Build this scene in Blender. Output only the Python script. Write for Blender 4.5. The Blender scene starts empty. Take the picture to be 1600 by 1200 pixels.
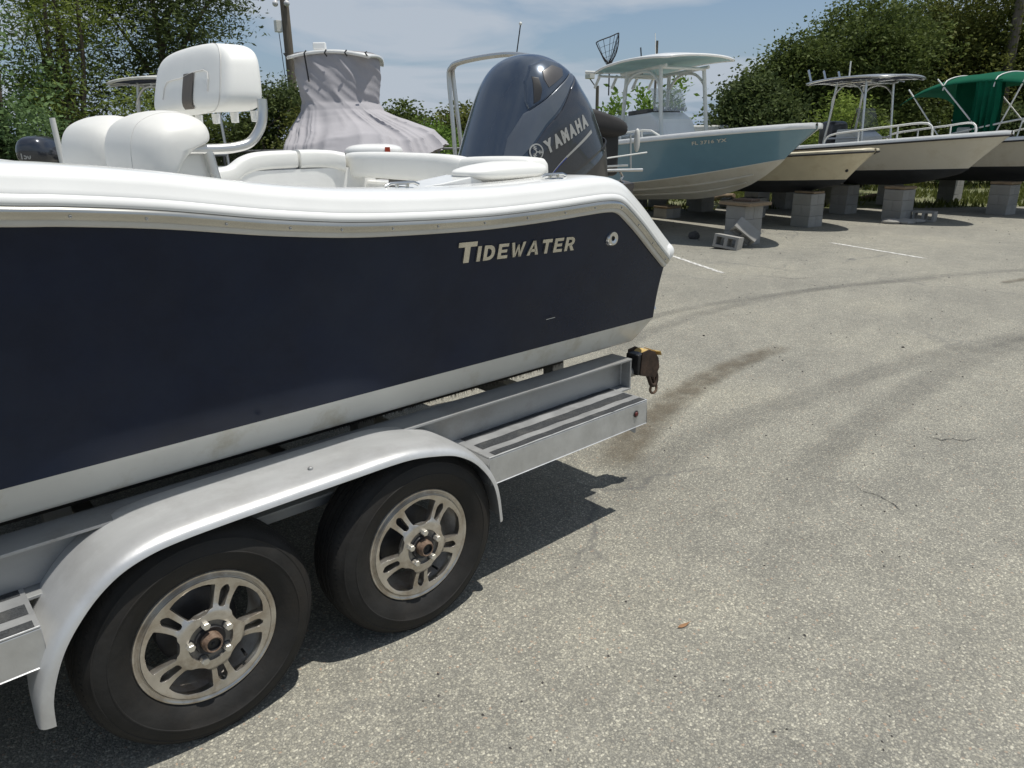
import bpy, math, random
import numpy as np
from mathutils import Vector, Matrix, noise
random.seed(7); rng = np.random.default_rng(7)
S = bpy.context.scene; COL = S.collection

# ------------------------------------------------------------------ camera
CA, SA = math.cos(.84368), math.sin(.84368)
H, PITCH, ROLL = 1.6645, .32395, -.0136
Fh = Vector((CA, SA, 0)); Rh = Vector((SA, -CA, 0)); Up = Vector((0, 0, 1))
fwd = math.cos(PITCH)*Fh - math.sin(PITCH)*Up
up = math.cos(PITCH)*Up + math.sin(PITCH)*Fh
r2 = math.cos(ROLL)*Rh + math.sin(ROLL)*up; u2 = -math.sin(ROLL)*Rh + math.cos(ROLL)*up
cam = bpy.data.cameras.new('camera'); camo = bpy.data.objects.new('camera', cam); COL.objects.link(camo)
cam.sensor_width = 36; cam.lens = 1156/1600*36; cam.clip_start = .05; cam.clip_end = 3000
camo.matrix_world = Matrix(((r2.x, u2.x, -fwd.x, 0), (r2.y, u2.y, -fwd.y, 0), (r2.z, u2.z, -fwd.z, H), (0, 0, 0, 1)))
S.camera = camo
# ------------------------------------------------------------------ light
SUN = Vector((.18, -.20, 1)).normalized()
W = bpy.data.worlds.new('World'); S.world = W; W.use_nodes = True
nt = W.node_tree; bg = nt.nodes['Background']
sky = nt.nodes.new('ShaderNodeTexSky'); sky.sky_type = 'NISHITA'; sky.sun_disc = False
sky.sun_elevation = math.asin(SUN.z); sky.sun_rotation = math.atan2(SUN.x, SUN.y)
sky.air_density = 1.0; sky.dust_density = .45; sky.ozone_density = 1.2
tc = nt.nodes.new('ShaderNodeTexCoord'); sep = nt.nodes.new('ShaderNodeSeparateXYZ'); nt.links.new(tc.outputs['Generated'], sep.inputs[0])
def wmath(op, a, b=None):
    n = nt.nodes.new('ShaderNodeMath'); n.operation = op
    for i, v in enumerate((a, b)):
        if v is None: continue
        if isinstance(v, (int, float)): n.inputs[i].default_value = v
        else: nt.links.new(v, n.inputs[i])
    return n.outputs[0]
zc_ = wmath('ADD', wmath('MAXIMUM', sep.outputs[2], 0.0), .10)      # project the view ray on a cloud layer
cmb = nt.nodes.new('ShaderNodeCombineXYZ')
nt.links.new(wmath('DIVIDE', sep.outputs[0], zc_), cmb.inputs[0]); nt.links.new(wmath('DIVIDE', sep.outputs[1], zc_), cmb.inputs[1])
cn = nt.nodes.new('ShaderNodeTexNoise'); cn.inputs['Scale'].default_value = .55; cn.inputs['Detail'].default_value = 7; cn.inputs['Roughness'].default_value = .52; cn.inputs['Distortion'].default_value = .6
mpw = nt.nodes.new('ShaderNodeMapping'); mpw.inputs['Location'].default_value = (-4.0, 7.5, 0); nt.links.new(cmb.outputs[0], mpw.inputs[0]); nt.links.new(mpw.outputs[0], cn.inputs['Vector'])
cr = nt.nodes.new('ShaderNodeValToRGB'); cr.color_ramp.elements[0].position = .42; cr.color_ramp.elements[1].position = .57
cr.color_ramp.elements[0].color = (0, 0, 0, 1); cr.color_ramp.elements[1].color = (.85, .85, .85, 1)
nt.links.new(cn.outputs['Fac'], cr.inputs[0])
mixw = nt.nodes.new('ShaderNodeMix'); mixw.data_type = 'RGBA'
nt.links.new(cr.outputs[0], mixw.inputs['Factor']); nt.links.new(sky.outputs[0], mixw.inputs['A']); mixw.inputs['B'].default_value = (5.7, 6.3, 7.1, 1)
hz = wmath('MULTIPLY', wmath('POWER', wmath('SUBTRACT', 1.0, wmath('MINIMUM', wmath('MAXIMUM', sep.outputs[2], 0.0), 1.0)), 7.0), .92)   # pale haze towards the horizon
mixh = nt.nodes.new('ShaderNodeMix'); mixh.data_type = 'RGBA'; nt.links.new(hz, mixh.inputs['Factor']); nt.links.new(sky.outputs[0], mixh.inputs['A']); mixh.inputs['B'].default_value = (2.85, 4.0, 5.75, 1)
nt.links.new(mixh.outputs['Result'], mixw.inputs['A'])
nt.links.new(mixw.outputs['Result'], bg.inputs['Color']); bg.inputs['Strength'].default_value = .085
sl = bpy.data.lights.new('sun', 'SUN'); sl.energy = 4.2; sl.angle = math.radians(.53); sl.color = (1, .965, .9)
so = bpy.data.objects.new('sun', sl); COL.objects.link(so); so.rotation_euler = SUN.to_track_quat('Z', 'Y').to_euler()
S.view_settings.view_transform = 'Standard'; S.view_settings.look = 'None'; S.view_settings.exposure = 0; S.view_settings.gamma = 1
S.view_settings.use_curve_mapping = False

# ------------------------------------------------------------------ helpers
def G(d, r, z=0.0):
    "ground point d metres ahead of the viewpoint and r metres to the right, height z"
    p = Fh*d + Rh*r; return Vector((p.x, p.y, z))

def newmat(name): 
    m = bpy.data.materials.new(name); m.use_nodes = True; return m, m.node_tree, m.node_tree.nodes['Principled BSDF']
def mat(name, col, rough=.5, metal=0., var=.12, vscale=6., bump=0., bscale=60., col2=None, spec=.5, coat=0., detail=4., aniso=None, dirt=None, dscale=3., dpos=(.5, .7), alpha=1.):
    m, t, b = newmat(name); N = t.nodes; L = t.links
    tcn = N.new('ShaderNodeTexCoord')
    n = N.new('ShaderNodeTexNoise'); n.inputs['Scale'].default_value = vscale; n.inputs['Detail'].default_value = detail; n.inputs['Roughness'].default_value = .6
    vec = tcn.outputs['Object']
    if aniso:
        mp = N.new('ShaderNodeMapping'); mp.inputs['Scale'].default_value = aniso; L.new(vec, mp.inputs[0]); L.new(mp.outputs[0], n.inputs['Vector'])
    else: L.new(vec, n.inputs['Vector'])
    rp = N.new('ShaderNodeValToRGB'); c2 = col2 or tuple(c*(1+var) for c in col); c1 = tuple(c*(1-var) for c in col) if not col2 else col
    rp.color_ramp.elements[0].position = .3; rp.color_ramp.elements[1].position = .7
    rp.color_ramp.elements[0].color = (*c1, 1); rp.color_ramp.elements[1].color = (*c2, 1)
    L.new(n.outputs['Fac'], rp.inputs[0]); out = rp.outputs[0]
    if dirt:
        n2 = N.new('ShaderNodeTexNoise'); n2.inputs['Scale'].default_value = dscale; n2.inputs['Detail'].default_value = 8; n2.inputs['Roughness'].default_value = .7; L.new(vec, n2.inputs['Vector'])
        r2_ = N.new('ShaderNodeMapRange'); r2_.inputs['From Min'].default_value = dpos[0]; r2_.inputs['From Max'].default_value = dpos[1]; L.new(n2.outputs['Fac'], r2_.inputs[0])
        mx = N.new('ShaderNodeMix'); mx.data_type = 'RGBA'; L.new(r2_.outputs[0], mx.inputs['Factor']); L.new(out, mx.inputs['A']); mx.inputs['B'].default_value = (*dirt, 1); out = mx.outputs['Result']
    L.new(out, b.inputs['Base Color'])
    b.inputs['Roughness'].default_value = rough; b.inputs['Metallic'].default_value = metal; b.inputs['Specular IOR Level'].default_value = spec; b.inputs['Coat Weight'].default_value = coat; b.inputs['Coat Roughness'].default_value = .05
    if var > 0 and rough > .1:
        mr = N.new('ShaderNodeMapRange'); mr.inputs['To Min'].default_value = rough*.85; mr.inputs['To Max'].default_value = min(1, rough*1.2); L.new(n.outputs['Fac'], mr.inputs[0]); L.new(mr.outputs[0], b.inputs['Roughness'])
    if bump:
        nb = N.new('ShaderNodeTexNoise'); nb.inputs['Scale'].default_value = bscale; nb.inputs['Detail'].default_value = 5; L.new(vec, nb.inputs['Vector'])
        bp = N.new('ShaderNodeBump'); bp.inputs['Strength'].default_value = min(1, bump); bp.inputs['Distance'].default_value = .002 if bump <= 1 else .002*bump; L.new(nb.outputs['Fac'], bp.inputs['Height']); L.new(bp.outputs[0], b.inputs['Normal'])
    if alpha < 1: b.inputs['Alpha'].default_value = alpha
    return m

class MB:
    def __init__(s): s.v = []; s.f = []
    def add(s, v, f):
        o = len(s.v); s.v += [tuple(p) for p in v]; s.f += [tuple(i+o for i in q) for q in f]; return s
    def box(s, c, size, M=None):
        x, y, z = [a/2 for a in size]; vs = [Vector((sx*x, sy*y, sz*z)) for sx in (-1, 1) for sy in (-1, 1) for sz in (-1, 1)]
        if M is not None: vs = [M @ v for v in vs]
        vs = [v+Vector(c) for v in vs]
        return s.add(vs, [(0, 1, 3, 2), (4, 6, 7, 5), (0, 4, 5, 1), (2, 3, 7, 6), (0, 2, 6, 4), (1, 5, 7, 3)])
    def tube(s, pts, r, n=10, cap=True, closed=False):
        pts = [Vector(p) for p in pts]; rs = r if isinstance(r, (list, tuple)) else [r]*len(pts)
        rings = []; prev = None; m = len(pts)
        for i, p in enumerate(pts):
            if closed: t = (pts[(i+1) % m]-pts[i-1]).normalized()
            else: t = ((pts[i+1] if i < m-1 else p)-(pts[i-1] if i > 0 else p)).normalized()
            if prev is None: a = t.orthogonal().normalized()
            else: a = (prev - t*prev.dot(t)).normalized()
            b = t.cross(a); prev = a
            rings.append([p+(a*math.cos(k*2*math.pi/n)+b*math.sin(k*2*math.pi/n))*rs[i] for k in range(n)])
        v = [q for R_ in rings for q in R_]; f = []
        for i in range(m if closed else m-1):
            j = (i+1) % m
            for k in range(n): f.append((i*n+k, i*n+(k+1) % n, j*n+(k+1) % n, j*n+k))
        if cap and not closed: f += [tuple(range(n-1, -1, -1)), tuple((m-1)*n+k for k in range(n))]
        return s.add(v, f)
    def grid(s, rows, closed=False):
        "rows: list of equally long point lists"
        n = len(rows[0]); v = [p for R_ in rows for p in R_]; f = []
        for i in range(len(rows)-1):
            for k in range(n if closed else n-1): f.append((i*n+k, i*n+(k+1) % n, (i+1)*n+(k+1) % n, (i+1)*n+k))
        return s.add(v, f)
    def lathe(s, prof, c, axis='y', n=64, close=False):
        "prof: (radius, along) pairs"
        rows = []
        for k in range(n+1):
            t = k*2*math.pi/n; row = []
            for r, a in prof:
                if axis == 'y': row.append((c[0]+r*math.cos(t), c[1]+a, c[2]+r*math.sin(t)))
                elif axis == 'z': row.append((c[0]+r*math.cos(t), c[1]+r*math.sin(t), c[2]+a))
                else: row.append((c[0]+a, c[1]+r*math.cos(t), c[2]+r*math.sin(t)))
            rows.append(row)
        return s.grid(rows)
    def prism(s, poly, axis, a0, a1):
        "poly in the other two axes, extruded along axis"
        def P(u, w, a): return {'x': (a, u, w), 'y': (u, a, w), 'z': (u, w, a)}[axis]
        n = len(poly); v = [P(u, w, a0) for u, w in poly]+[P(u, w, a1) for u, w in poly]
        f = [tuple(range(n)), tuple(range(2*n-1, n-1, -1))]+[(i, i+n, (i+1) % n+n, (i+1) % n) for i in range(n)]
        return s.add(v, f)
    def sphere(s, c, r, n=12, m=8):
        sc = r if isinstance(r, (list, tuple)) else (r, r, r); rows = []
        for i in range(m+1):
            ph = -math.pi/2+math.pi*i/m
            rows.append([(c[0]+sc[0]*math.cos(ph)*math.cos(t*2*math.pi/n), c[1]+sc[1]*math.cos(ph)*math.sin(t*2*math.pi/n), c[2]+sc[2]*math.sin(ph)) for t in range(n)])
        return s.grid(rows, True)
    def sell(s, c, r, e1=.4, e2=.4, n=48, m=28, warp=None):
        "superellipsoid: rounded cushion-like solid"
        rows = []
        def sp(x, e): return math.copysign(abs(x)**e, x)
        for i in range(m+1):
            ph = -math.pi/2+math.pi*i/m; row = []
            for t in range(n):
                th = t*2*math.pi/n
                p = Vector((r[0]*sp(math.cos(ph), e1)*sp(math.cos(th), e2), r[1]*sp(math.cos(ph), e1)*sp(math.sin(th), e2), r[2]*sp(math.sin(ph), e1)))
                if warp: p = Vector(warp(p))
                row.append(p+Vector(c))
            rows.append(row)
        return s.grid(rows, True)
    def obj(s, name, m, parent=None, smooth=False, bevel=0., xf=None, fixn=True):
        me = bpy.data.meshes.new(name)
        vs = s.v if xf is None else [tuple(xf @ Vector(p)) for p in s.v]
        me.from_pydata(vs, [], s.f); 
        if fixn:
            import bmesh
            bm = bmesh.new(); bm.from_mesh(me); bmesh.ops.remove_doubles(bm, verts=bm.verts, dist=1e-5); bmesh.ops.recalc_face_normals(bm, faces=bm.faces); bm.to_mesh(me); bm.free()
        me.materials.append(m)
        if smooth:
            for p in me.polygons: p.use_smooth = True
            me.set_sharp_from_angle(angle=math.radians(42 if smooth is True else smooth))
        o = bpy.data.objects.new(name, me); COL.objects.link(o)
        if parent: o.parent = parent; o.matrix_parent_inverse = Matrix.Identity(4); 
        if bevel:
            md = o.modifiers.new('bevel', 'BEVEL'); md.width = bevel; md.segments = 2; md.limit_method = 'ANGLE'; md.angle_limit = math.radians(40); md.harden_normals = False
        return o
def tag(o, label=None, cat=None, group=None, kind=None):
    if label: o['label'] = label
    if cat: o['category'] = cat
    if group: o['group'] = group
    if kind: o['kind'] = kind
    return o
def thing(name, label, cat, loc=(0, 0, 0), rotz=0., group=None, M=None):
    o = bpy.data.objects.new(name, None); COL.objects.link(o); o.empty_display_size = .1
    if M is not None: o.matrix_world = M
    else: o.location = loc; o.rotation_euler = (0, 0, rotz)
    return tag(o, label, cat, group)
def lerp(a, b, t): return a+(b-a)*t
def interp(x, pts):
    if x <= pts[0][0]: return pts[0][1]
    for (a, p), (b, q) in zip(pts, pts[1:]):
        if x <= b: return p+(q-p)*(x-a)/(b-a)
    return pts[-1][1]
def smooth_path(pts, k=6):
    P = [Vector(p) for p in pts]; out = []
    for i in range(len(P)-1):
        a = P[max(0, i-1)]; b = P[i]; c = P[i+1]; d = P[min(len(P)-1, i+2)]
        for j in range(k):
            t = j/k; out.append(.5*((2*b)+(-a+c)*t+(2*a-5*b+4*c-d)*t*t+(-a+3*b-3*c+d)*t**3))
    return out+[P[-1]]
def text_mesh(txt, size, bold=0., depth=.004, shear=0., space=1.0, sx=1.0):
    c = bpy.data.curves.new('t', 'FONT'); c.body = txt; c.size = size; c.extrude = depth; c.offset = bold; c.shear = shear; c.space_character = space; c.bevel_depth = 0; c.resolution_u = 3
    o = bpy.data.objects.new('t', c); COL.objects.link(o); bpy.context.view_layer.update()
    me = bpy.data.meshes.new_from_object(o.evaluated_get(bpy.context.evaluated_depsgraph_get())); bpy.data.objects.remove(o)
    v = [(p.co.x*sx, p.co.y, p.co.z) for p in me.vertices]; f = [tuple(p.vertices) for p in me.polygons]; bpy.data.meshes.remove(me)
    return v, f

# ------------------------------------------------------------------ materials
M_gel = mat('white_gelcoat', (.80, .80, .775), .22, var=.03, coat=.4, bump=.08, bscale=8)
M_gelo = mat('weathered_white_gelcoat', (.62, .615, .57), .3, var=.05, vscale=4, dirt=(.42, .38, .28), dscale=5, dpos=(.55, .8))
M_navy = mat('navy_gelcoat', (.0030, .0095, .030), .12, var=.25, vscale=3, coat=.0, spec=.30, bump=.5, bscale=2.2, dirt=(.010, .019, .042), dscale=1.4, dpos=(.40, .72))
M_vinyl = mat('white_vinyl', (.78, .775, .735), .42, var=.025, bump=.35, bscale=14)
M_vinylg = mat('greyed_white_vinyl', (.72, .71, .665), .45, var=.03, vscale=5, bump=.35, bscale=12)
M_brown = mat('brown_vinyl', (.085, .065, .045), .5, bump=.3)
M_seam = mat('seam_thread', (.60, .59, .56), .7)
M_ss = mat('stainless_steel', (.62, .62, .61), .14, 1., var=.08, vscale=20)
M_rail = mat('rub_rail_steel', (.55, .54, .50), .22, 1., var=.15, vscale=9, aniso=(.3, 1, 1))
M_raillip = mat('rub_rail_vinyl', (.56, .545, .50), .45, var=.08)
M_alu = mat('mill_aluminium', (.56, .565, .56), .46, .72, var=.13, vscale=9, bump=.25, bscale=90, dirt=(.36, .36, .35), dscale=4, dpos=(.5, .75))
M_alud = mat('weathered_aluminium', (.33, .335, .33), .55, .4, var=.12, vscale=7, aniso=(.25, 1, 1), bump=.2, dirt=(.24, .23, .21), dscale=3, dpos=(.5, .72))
M_fend = mat('fender_aluminium', (.60, .605, .60), .40, .5, var=.06, vscale=8, aniso=(.5, 2, 1), bump=.2, bscale=50, dirt=(.52, .52, .51), dscale=5, dpos=(.48, .68))
M_grip = mat('grip_tape', (.05, .053, .056), .9, var=.45, vscale=260, bump=1., bscale=400, detail=2, spec=.2, dirt=(.10, .10, .095), dscale=9, dpos=(.5, .7))
M_rub = mat('tyre_rubber', (.019, .0185, .0175), .66, spec=.3, var=.35, vscale=9, bump=.6, bscale=60, dirt=(.026, .022, .018), dscale=6, dpos=(.45, .8))
M_rim = mat('cast_alloy', (.56, .53, .48), .3, .85, var=.12, vscale=14, dirt=(.30, .235, .17), dscale=11, dpos=(.46, .74), bump=.2)
M_rimd = mat('alloy_barrel', (.62, .60, .56), .4, .25, var=.15, vscale=10, dirt=(.28, .2, .13), dscale=7, dpos=(.46, .75))
M_hub = mat('greasy_hub', (.055, .055, .058), .45, .5, var=.3, vscale=25)
M_hubface = mat('dirty_hub_face', (.19, .188, .184), .42, .65, var=.25, vscale=16, dirt=(.10, .095, .09), dscale=12, dpos=(.45, .7))
M_rust = mat('rust', (.09, .05, .03), .8, .3, var=.5, vscale=60, bump=.8, bscale=80, col2=(.26, .19, .14))
M_rustdark = mat('rusty_dark_iron', (.05, .032, .022), .8, .3, var=.5, vscale=25, bump=.8)
M_nut = mat('chrome_nut', (.62, .59, .52), .4, .7, var=.08)
M_black = mat('black_plastic', (.012, .012, .013), .5, var=.3)
M_carpet = mat('bunk_carpet', (.035, .033, .030), .95, var=.4, vscale=90, bump=1., bscale=200)
M_strap = mat('worn_yellow_webbing', (.52, .36, .13), .9, var=.3, vscale=60, bump=.8)
M_cowl = mat('engine_cowl_paint', (.060, .078, .105), .24, .5, var=.08, vscale=4, coat=1., dirt=(.10, .11, .12), dscale=2.2, dpos=(.5, .8))
M_cowl2 = mat('engine_panel_paint', (.045, .050, .062), .25, .5, var=.1, vscale=4, coat=.8)
M_lowcowl = mat('lower_cowl_paint', (.085, .081, .080), .38, .4, var=.1, vscale=5, coat=.3)
M_logo = mat('silver_decal', (.42, .415, .39), .4, .3, var=.05)
M_blue = mat('blue_decal', (.02, .045, .32), .35)
M_ltr = mat('chromed_letters', (.60, .58, .52), .2, .9, var=.15, vscale=30)
M_red = mat('red_marker_lens', (.10, .012, .01), .4)
M_dark = mat('dark_recess', (.09, .085, .08), .6)
M_conc = mat('concrete_block_face', (.33, .32, .295), .92, var=.16, vscale=8, bump=1.6, bscale=90, dirt=(.22, .215, .19), dscale=4, dpos=(.45, .75))
M_wood = mat('weathered_wood', (.26, .19, .12), .9, var=.35, vscale=8, aniso=(1, 9, 9), bump=.7)
M_pole = mat('pole_wood', (.15, .128, .10), .92, var=.35, vscale=5, aniso=(8, 8, .6), bump=1.5, bscale=30)
M_bark = mat('bark', (.09, .07, .052), .95, var=.4, vscale=8, aniso=(3, 3, .8), bump=2, bscale=20)
M_steelblue = mat('steel_blue_gelcoat', (.15, .275, .355), .18, var=.06, vscale=2, coat=.4, dirt=(.18, .32, .39), dscale=1.2, dpos=(.5, .8))
M_icebl = mat('ice_blue_gelcoat', (.30, .47, .52), .35, var=.05)
M_cream = mat('cream_gelcoat', (.66, .59, .43), .35, var=.06, vscale=3, dirt=(.50, .41, .26), dscale=2.5, dpos=(.5, .8))
M_offw = mat('off_white_gelcoat', (.62, .585, .5), .35, var=.05, vscale=2, dirt=(.46, .41, .31), dscale=2, dpos=(.5, .8))
M_anti = mat('dark_antifouling', (.030, .033, .038), .8, var=.3, vscale=5)
M_anti2 = mat('stained_bottom_paint', (.36, .33, .27), .7, var=.15, vscale=3, dirt=(.2, .17, .13), dscale=3)
M_tube = mat('white_powder_coat', (.70, .70, .66), .35, var=.04)
M_alutube = mat('anodised_tube', (.62, .62, .60), .28, .85, var=.06)
M_green = mat('green_canvas', (.003, .085, .045), .9, spec=.15, var=.15, vscale=5, bump=.6, bscale=120)
M_navyc = mat('navy_canvas', (.018, .024, .05), .85, var=.2)
M_blackc = mat('black_canvas', (.028, .026, .026), .8, var=.25, vscale=6)
M_greyc = mat('grey_boat_cover', (.375, .362, .378), .85, var=.07, vscale=2.5, bump=.5, bscale=160)
M_glass = mat('smoked_windshield', (.10, .11, .11), .08, var=.1, alpha=.35)
M_clear = mat('clear_windshield', (.55, .58, .6), .08, var=.05, alpha=.35)
M_net = mat('net_cord', (.02, .02, .022), .8)
M_orange = mat('orange_sticker', (.62, .08, .03), .6)
M_leafdry = mat('dry_leaf', (.28, .15, .07), .8, var=.3)
M_camw = mat('white_camera_housing', (.6, .6, .6), .4)
M_fencem = mat('galvanised_fence', (.18, .18, .18), .5, .6)
M_paint = None

def leafmat(name, c1, c2, trans=.35):
    m, t, b = newmat(name); N = t.nodes; L = t.links
    g = N.new('ShaderNodeNewGeometry'); rp = N.new('ShaderNodeValToRGB'); rp.color_ramp.elements[0].color = (*c1, 1); rp.color_ramp.elements[1].color = (*c2, 1)
    tcn = N.new('ShaderNodeTexCoord'); nz = N.new('ShaderNodeTexNoise'); nz.inputs['Scale'].default_value = .9; nz.inputs['Detail'].default_value = 3; L.new(tcn.outputs['Object'], nz.inputs['Vector'])
    ad = N.new('ShaderNodeMath'); ad.operation = 'MULTIPLY_ADD'; L.new(g.outputs['Random Per Island'], ad.inputs[0]); ad.inputs[1].default_value = .55
    sb = N.new('ShaderNodeMath'); sb.operation = 'MULTIPLY_ADD'; L.new(nz.outputs['Fac'], sb.inputs[0]); sb.inputs[1].default_value = 1.6; sb.inputs[2].default_value = -.6
    L.new(sb.outputs[0], ad.inputs[2]); L.new(ad.outputs[0], rp.inputs[0])
    L.new(rp.outputs[0], b.inputs['Base Color']); b.inputs['Roughness'].default_value = .65; b.inputs['Specular IOR Level'].default_value = .15
    tr = N.new('ShaderNodeBsdfTranslucent'); L.new(rp.outputs[0], tr.inputs['Color']); mx = N.new('ShaderNodeMixShader'); mx.inputs[0].default_value = trans
    out = N['Material Output']; L.new(b.outputs[0], mx.inputs[1]); L.new(tr.outputs[0], mx.inputs[2]); L.new(mx.outputs[0], out.inputs[0]); return m
M_oak = leafmat('oak_leaves', (.045, .066, .018), (.15, .19, .05))
M_oak2 = leafmat('olive_leaves', (.06, .08, .02), (.20, .215, .055))
M_bam = leafmat('willowy_leaves', (.10, .14, .035), (.30, .36, .08))
M_darkl = leafmat('dark_leaves', (.045, .066, .024), (.14, .18, .06))
M_teal = leafmat('bluish_leaves', (.07, .12, .05), (.21, .31, .12))
M_lime = leafmat('lime_leaves', (.09, .13, .025), (.28, .36, .07))
M_lime2 = leafmat('bright_leaves', (.07, .13, .025), (.22, .34, .06))

# asphalt -------------------------------------------------------------
def asphalt():
    m, t, b = newmat('aged_asphalt'); N = t.nodes; L = t.links
    tcn = N.new('ShaderNodeTexCoord'); o = tcn.outputs['Object']
    def noi(sc, det=4, ro=.6):
        n = N.new('ShaderNodeTexNoise'); n.inputs['Scale'].default_value = sc; n.inputs['Detail'].default_value = det; n.inputs['Roughness'].default_value = ro; L.new(o, n.inputs['Vector']); return n.outputs['Fac']
    def ramp(src, stops):
        r = N.new('ShaderNodeValToRGB'); L.new(src, r.inputs[0]); e = r.color_ramp.elements
        while len(e) < len(stops): e.new(.5)
        for i, (p, c) in enumerate(stops): e[i].position = p; e[i].color = (*c, 1)
        return r.outputs[0]
    def mixc(kind, f, a, bb):
        x = N.new('ShaderNodeMix'); x.data_type = 'RGBA'; x.blend_type = kind
        if isinstance(f, float): x.inputs['Factor'].default_value = f
        else: L.new(f, x.inputs['Factor'])
        for s_, v in (('A', a), ('B', bb)):
            if isinstance(v, tuple): x.inputs[s_].default_value = (*v, 1)
            else: L.new(v, x.inputs[s_])
        return x.outputs['Result']
    v1 = N.new('ShaderNodeTexVoronoi'); v1.inputs['Scale'].default_value = 150; L.new(o, v1.inputs['Vector'])
    v2 = N.new('ShaderNodeTexVoronoi'); v2.inputs['Scale'].default_value = 300; L.new(o, v2.inputs['Vector'])
    sx = N.new('ShaderNodeSeparateColor'); L.new(v1.outputs['Color'], sx.inputs[0])
    sx2 = N.new('ShaderNodeSeparateColor'); L.new(v2.outputs['Color'], sx2.inputs[0])
    stone = ramp(sx.outputs[0], [(0, (.13, .128, .122)), (.35, (.205, .200, .183)), (.62, (.30, .29, .255)), (.88, (.43, .41, .35)), (1, (.60, .575, .50))])
    fine = ramp(sx2.outputs[0], [(0, (.12, .12, .118)), (.5, (.225, .22, .20)), (1, (.40, .385, .34))])
    mask = ramp(sx.outputs[1], [(.42, (0, 0, 0)), (.46, (1, 1, 1))])
    c = mixc('MIX', mask, fine, stone)
    edge = ramp(v1.outputs['Distance'], [(.30, (1, 1, 1)), (.62, (.62, .62, .62))])
    c = mixc('MULTIPLY', .85, c, edge)
    pink = ramp(sx.outputs[2], [(.988, (0, 0, 0)), (.994, (1, 1, 1))]); c = mixc('MIX', pink, c, (.34, .24, .18)); c = mixc('MIX', .30, c, (.235, .230, .208)); c = mixc('MULTIPLY', 1.0, c, (1.20, 1.185, 1.105))
    big = ramp(noi(.55, 6, .62), [(.32, (.83, .835, .85)), (.52, (1, 1, 1)), (.7, (1.13, 1.12, 1.09))]); c = mixc('MULTIPLY', 1.0, c, big)
    mid = ramp(noi(4.5, 5, .65), [(.3, (.89, .89, .89)), (.7, (1.09, 1.09, 1.085))]); c = mixc('MULTIPLY', 1.0, c, mid)
    st = ramp(noi(1.3, 8, .7), [(.64, (0, 0, 0)), (.78, (.5, .5, .5))]); c = mixc('MIX', st, c, (.155, .150, .142))
    # fine cracks
    vc = N.new('ShaderNodeTexVoronoi'); vc.feature = 'DISTANCE_TO_EDGE'; vc.inputs['Scale'].default_value = .33
    wn = N.new('ShaderNodeTexNoise'); wn.inputs['Scale'].default_value = 2.2; wn.inputs['Detail'].default_value = 6; L.new(o, wn.inputs['Vector'])
    va = N.new('ShaderNodeVectorMath'); va.operation = 'MULTIPLY_ADD'; L.new(wn.outputs['Color'], va.inputs[0]); va.inputs[1].default_value = (.9, .9, 0); L.new(o, va.inputs[2]); L.new(va.outputs[0], vc.inputs['Vector'])
    cm = ramp(vc.outputs['Distance'], [(.001, (.6, .6, .6)), (.009, (0, 0, 0))]); gate = ramp(noi(.4, 2), [(.46, (0, 0, 0)), (.6, (1, 1, 1))])
    cg = mixc('MULTIPLY', 1.0, cm, gate); c = mixc('MIX', cg, c, (.11, .11, .108))
    L.new(c, b.inputs['Base Color']); b.inputs['Roughness'].default_value = .88; b.inputs['Specular IOR Level'].default_value = .3
    hsum = N.new('ShaderNodeMath'); hsum.operation = 'MULTIPLY_ADD'; L.new(v1.outputs['Distance'], hsum.inputs[0]); hsum.inputs[1].default_value = -1.0; L.new(sx.outputs[0], hsum.inputs[2])
    bp = N.new('ShaderNodeBump'); bp.inputs['Strength'].default_value = .6; bp.inputs['Distance'].default_value = .0028; L.new(hsum.outputs[0], bp.inputs['Height']); L.new(bp.outputs[0], b.inputs['Normal'])
    return m
def grassmat(name='rough_grass_ground', c1=(.06, .085, .025), c2=(.20, .19, .10)):
    return mat(name, c1, .95, col2=c2, vscale=3, detail=8, bump=2, bscale=25)
M_asph = asphalt(); M_grass = grassmat()
def decalmat(name, col, strength, nscale=5., lo=.3, hi=.7):
    m, t, b = newmat(name); N = t.nodes; L = t.links
    uv = N.new('ShaderNodeUVMap'); sp = N.new('ShaderNodeSeparateXYZ'); L.new(uv.outputs[0], sp.inputs[0])
    def M_(op, a, bb=None, cl=False):
        n = N.new('ShaderNodeMath'); n.operation = op; n.use_clamp = cl
        for i, v in enumerate((a, bb)):
            if v is None: continue
            if isinstance(v, (int, float)): n.inputs[i].default_value = v
            else: L.new(v, n.inputs[i])
        return n.outputs[0]
    def bell(x, k): return M_('MULTIPLY', M_('SUBTRACT', .5, M_('ABSOLUTE', M_('SUBTRACT', x, .5))), k, True)
    tcn = N.new('ShaderNodeTexCoord'); n = N.new('ShaderNodeTexNoise'); n.inputs['Scale'].default_value = nscale; n.inputs['Detail'].default_value = 8; n.inputs['Roughness'].default_value = .7; L.new(tcn.outputs['Object'], n.inputs['Vector'])
    mr = N.new('ShaderNodeMapRange'); mr.inputs['From Min'].default_value = lo; mr.inputs['From Max'].default_value = hi; L.new(n.outputs['Fac'], mr.inputs[0])
    a = M_('MULTIPLY', M_('MULTIPLY', bell(sp.outputs[1], 3.2), bell(sp.outputs[0], 8.)), M_('MULTIPLY', mr.outputs[0], strength))
    L.new(a, b.inputs['Alpha']); b.inputs['Base Color'].default_value = (*col, 1); b.inputs['Roughness'].default_value = .85
    return m
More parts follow.
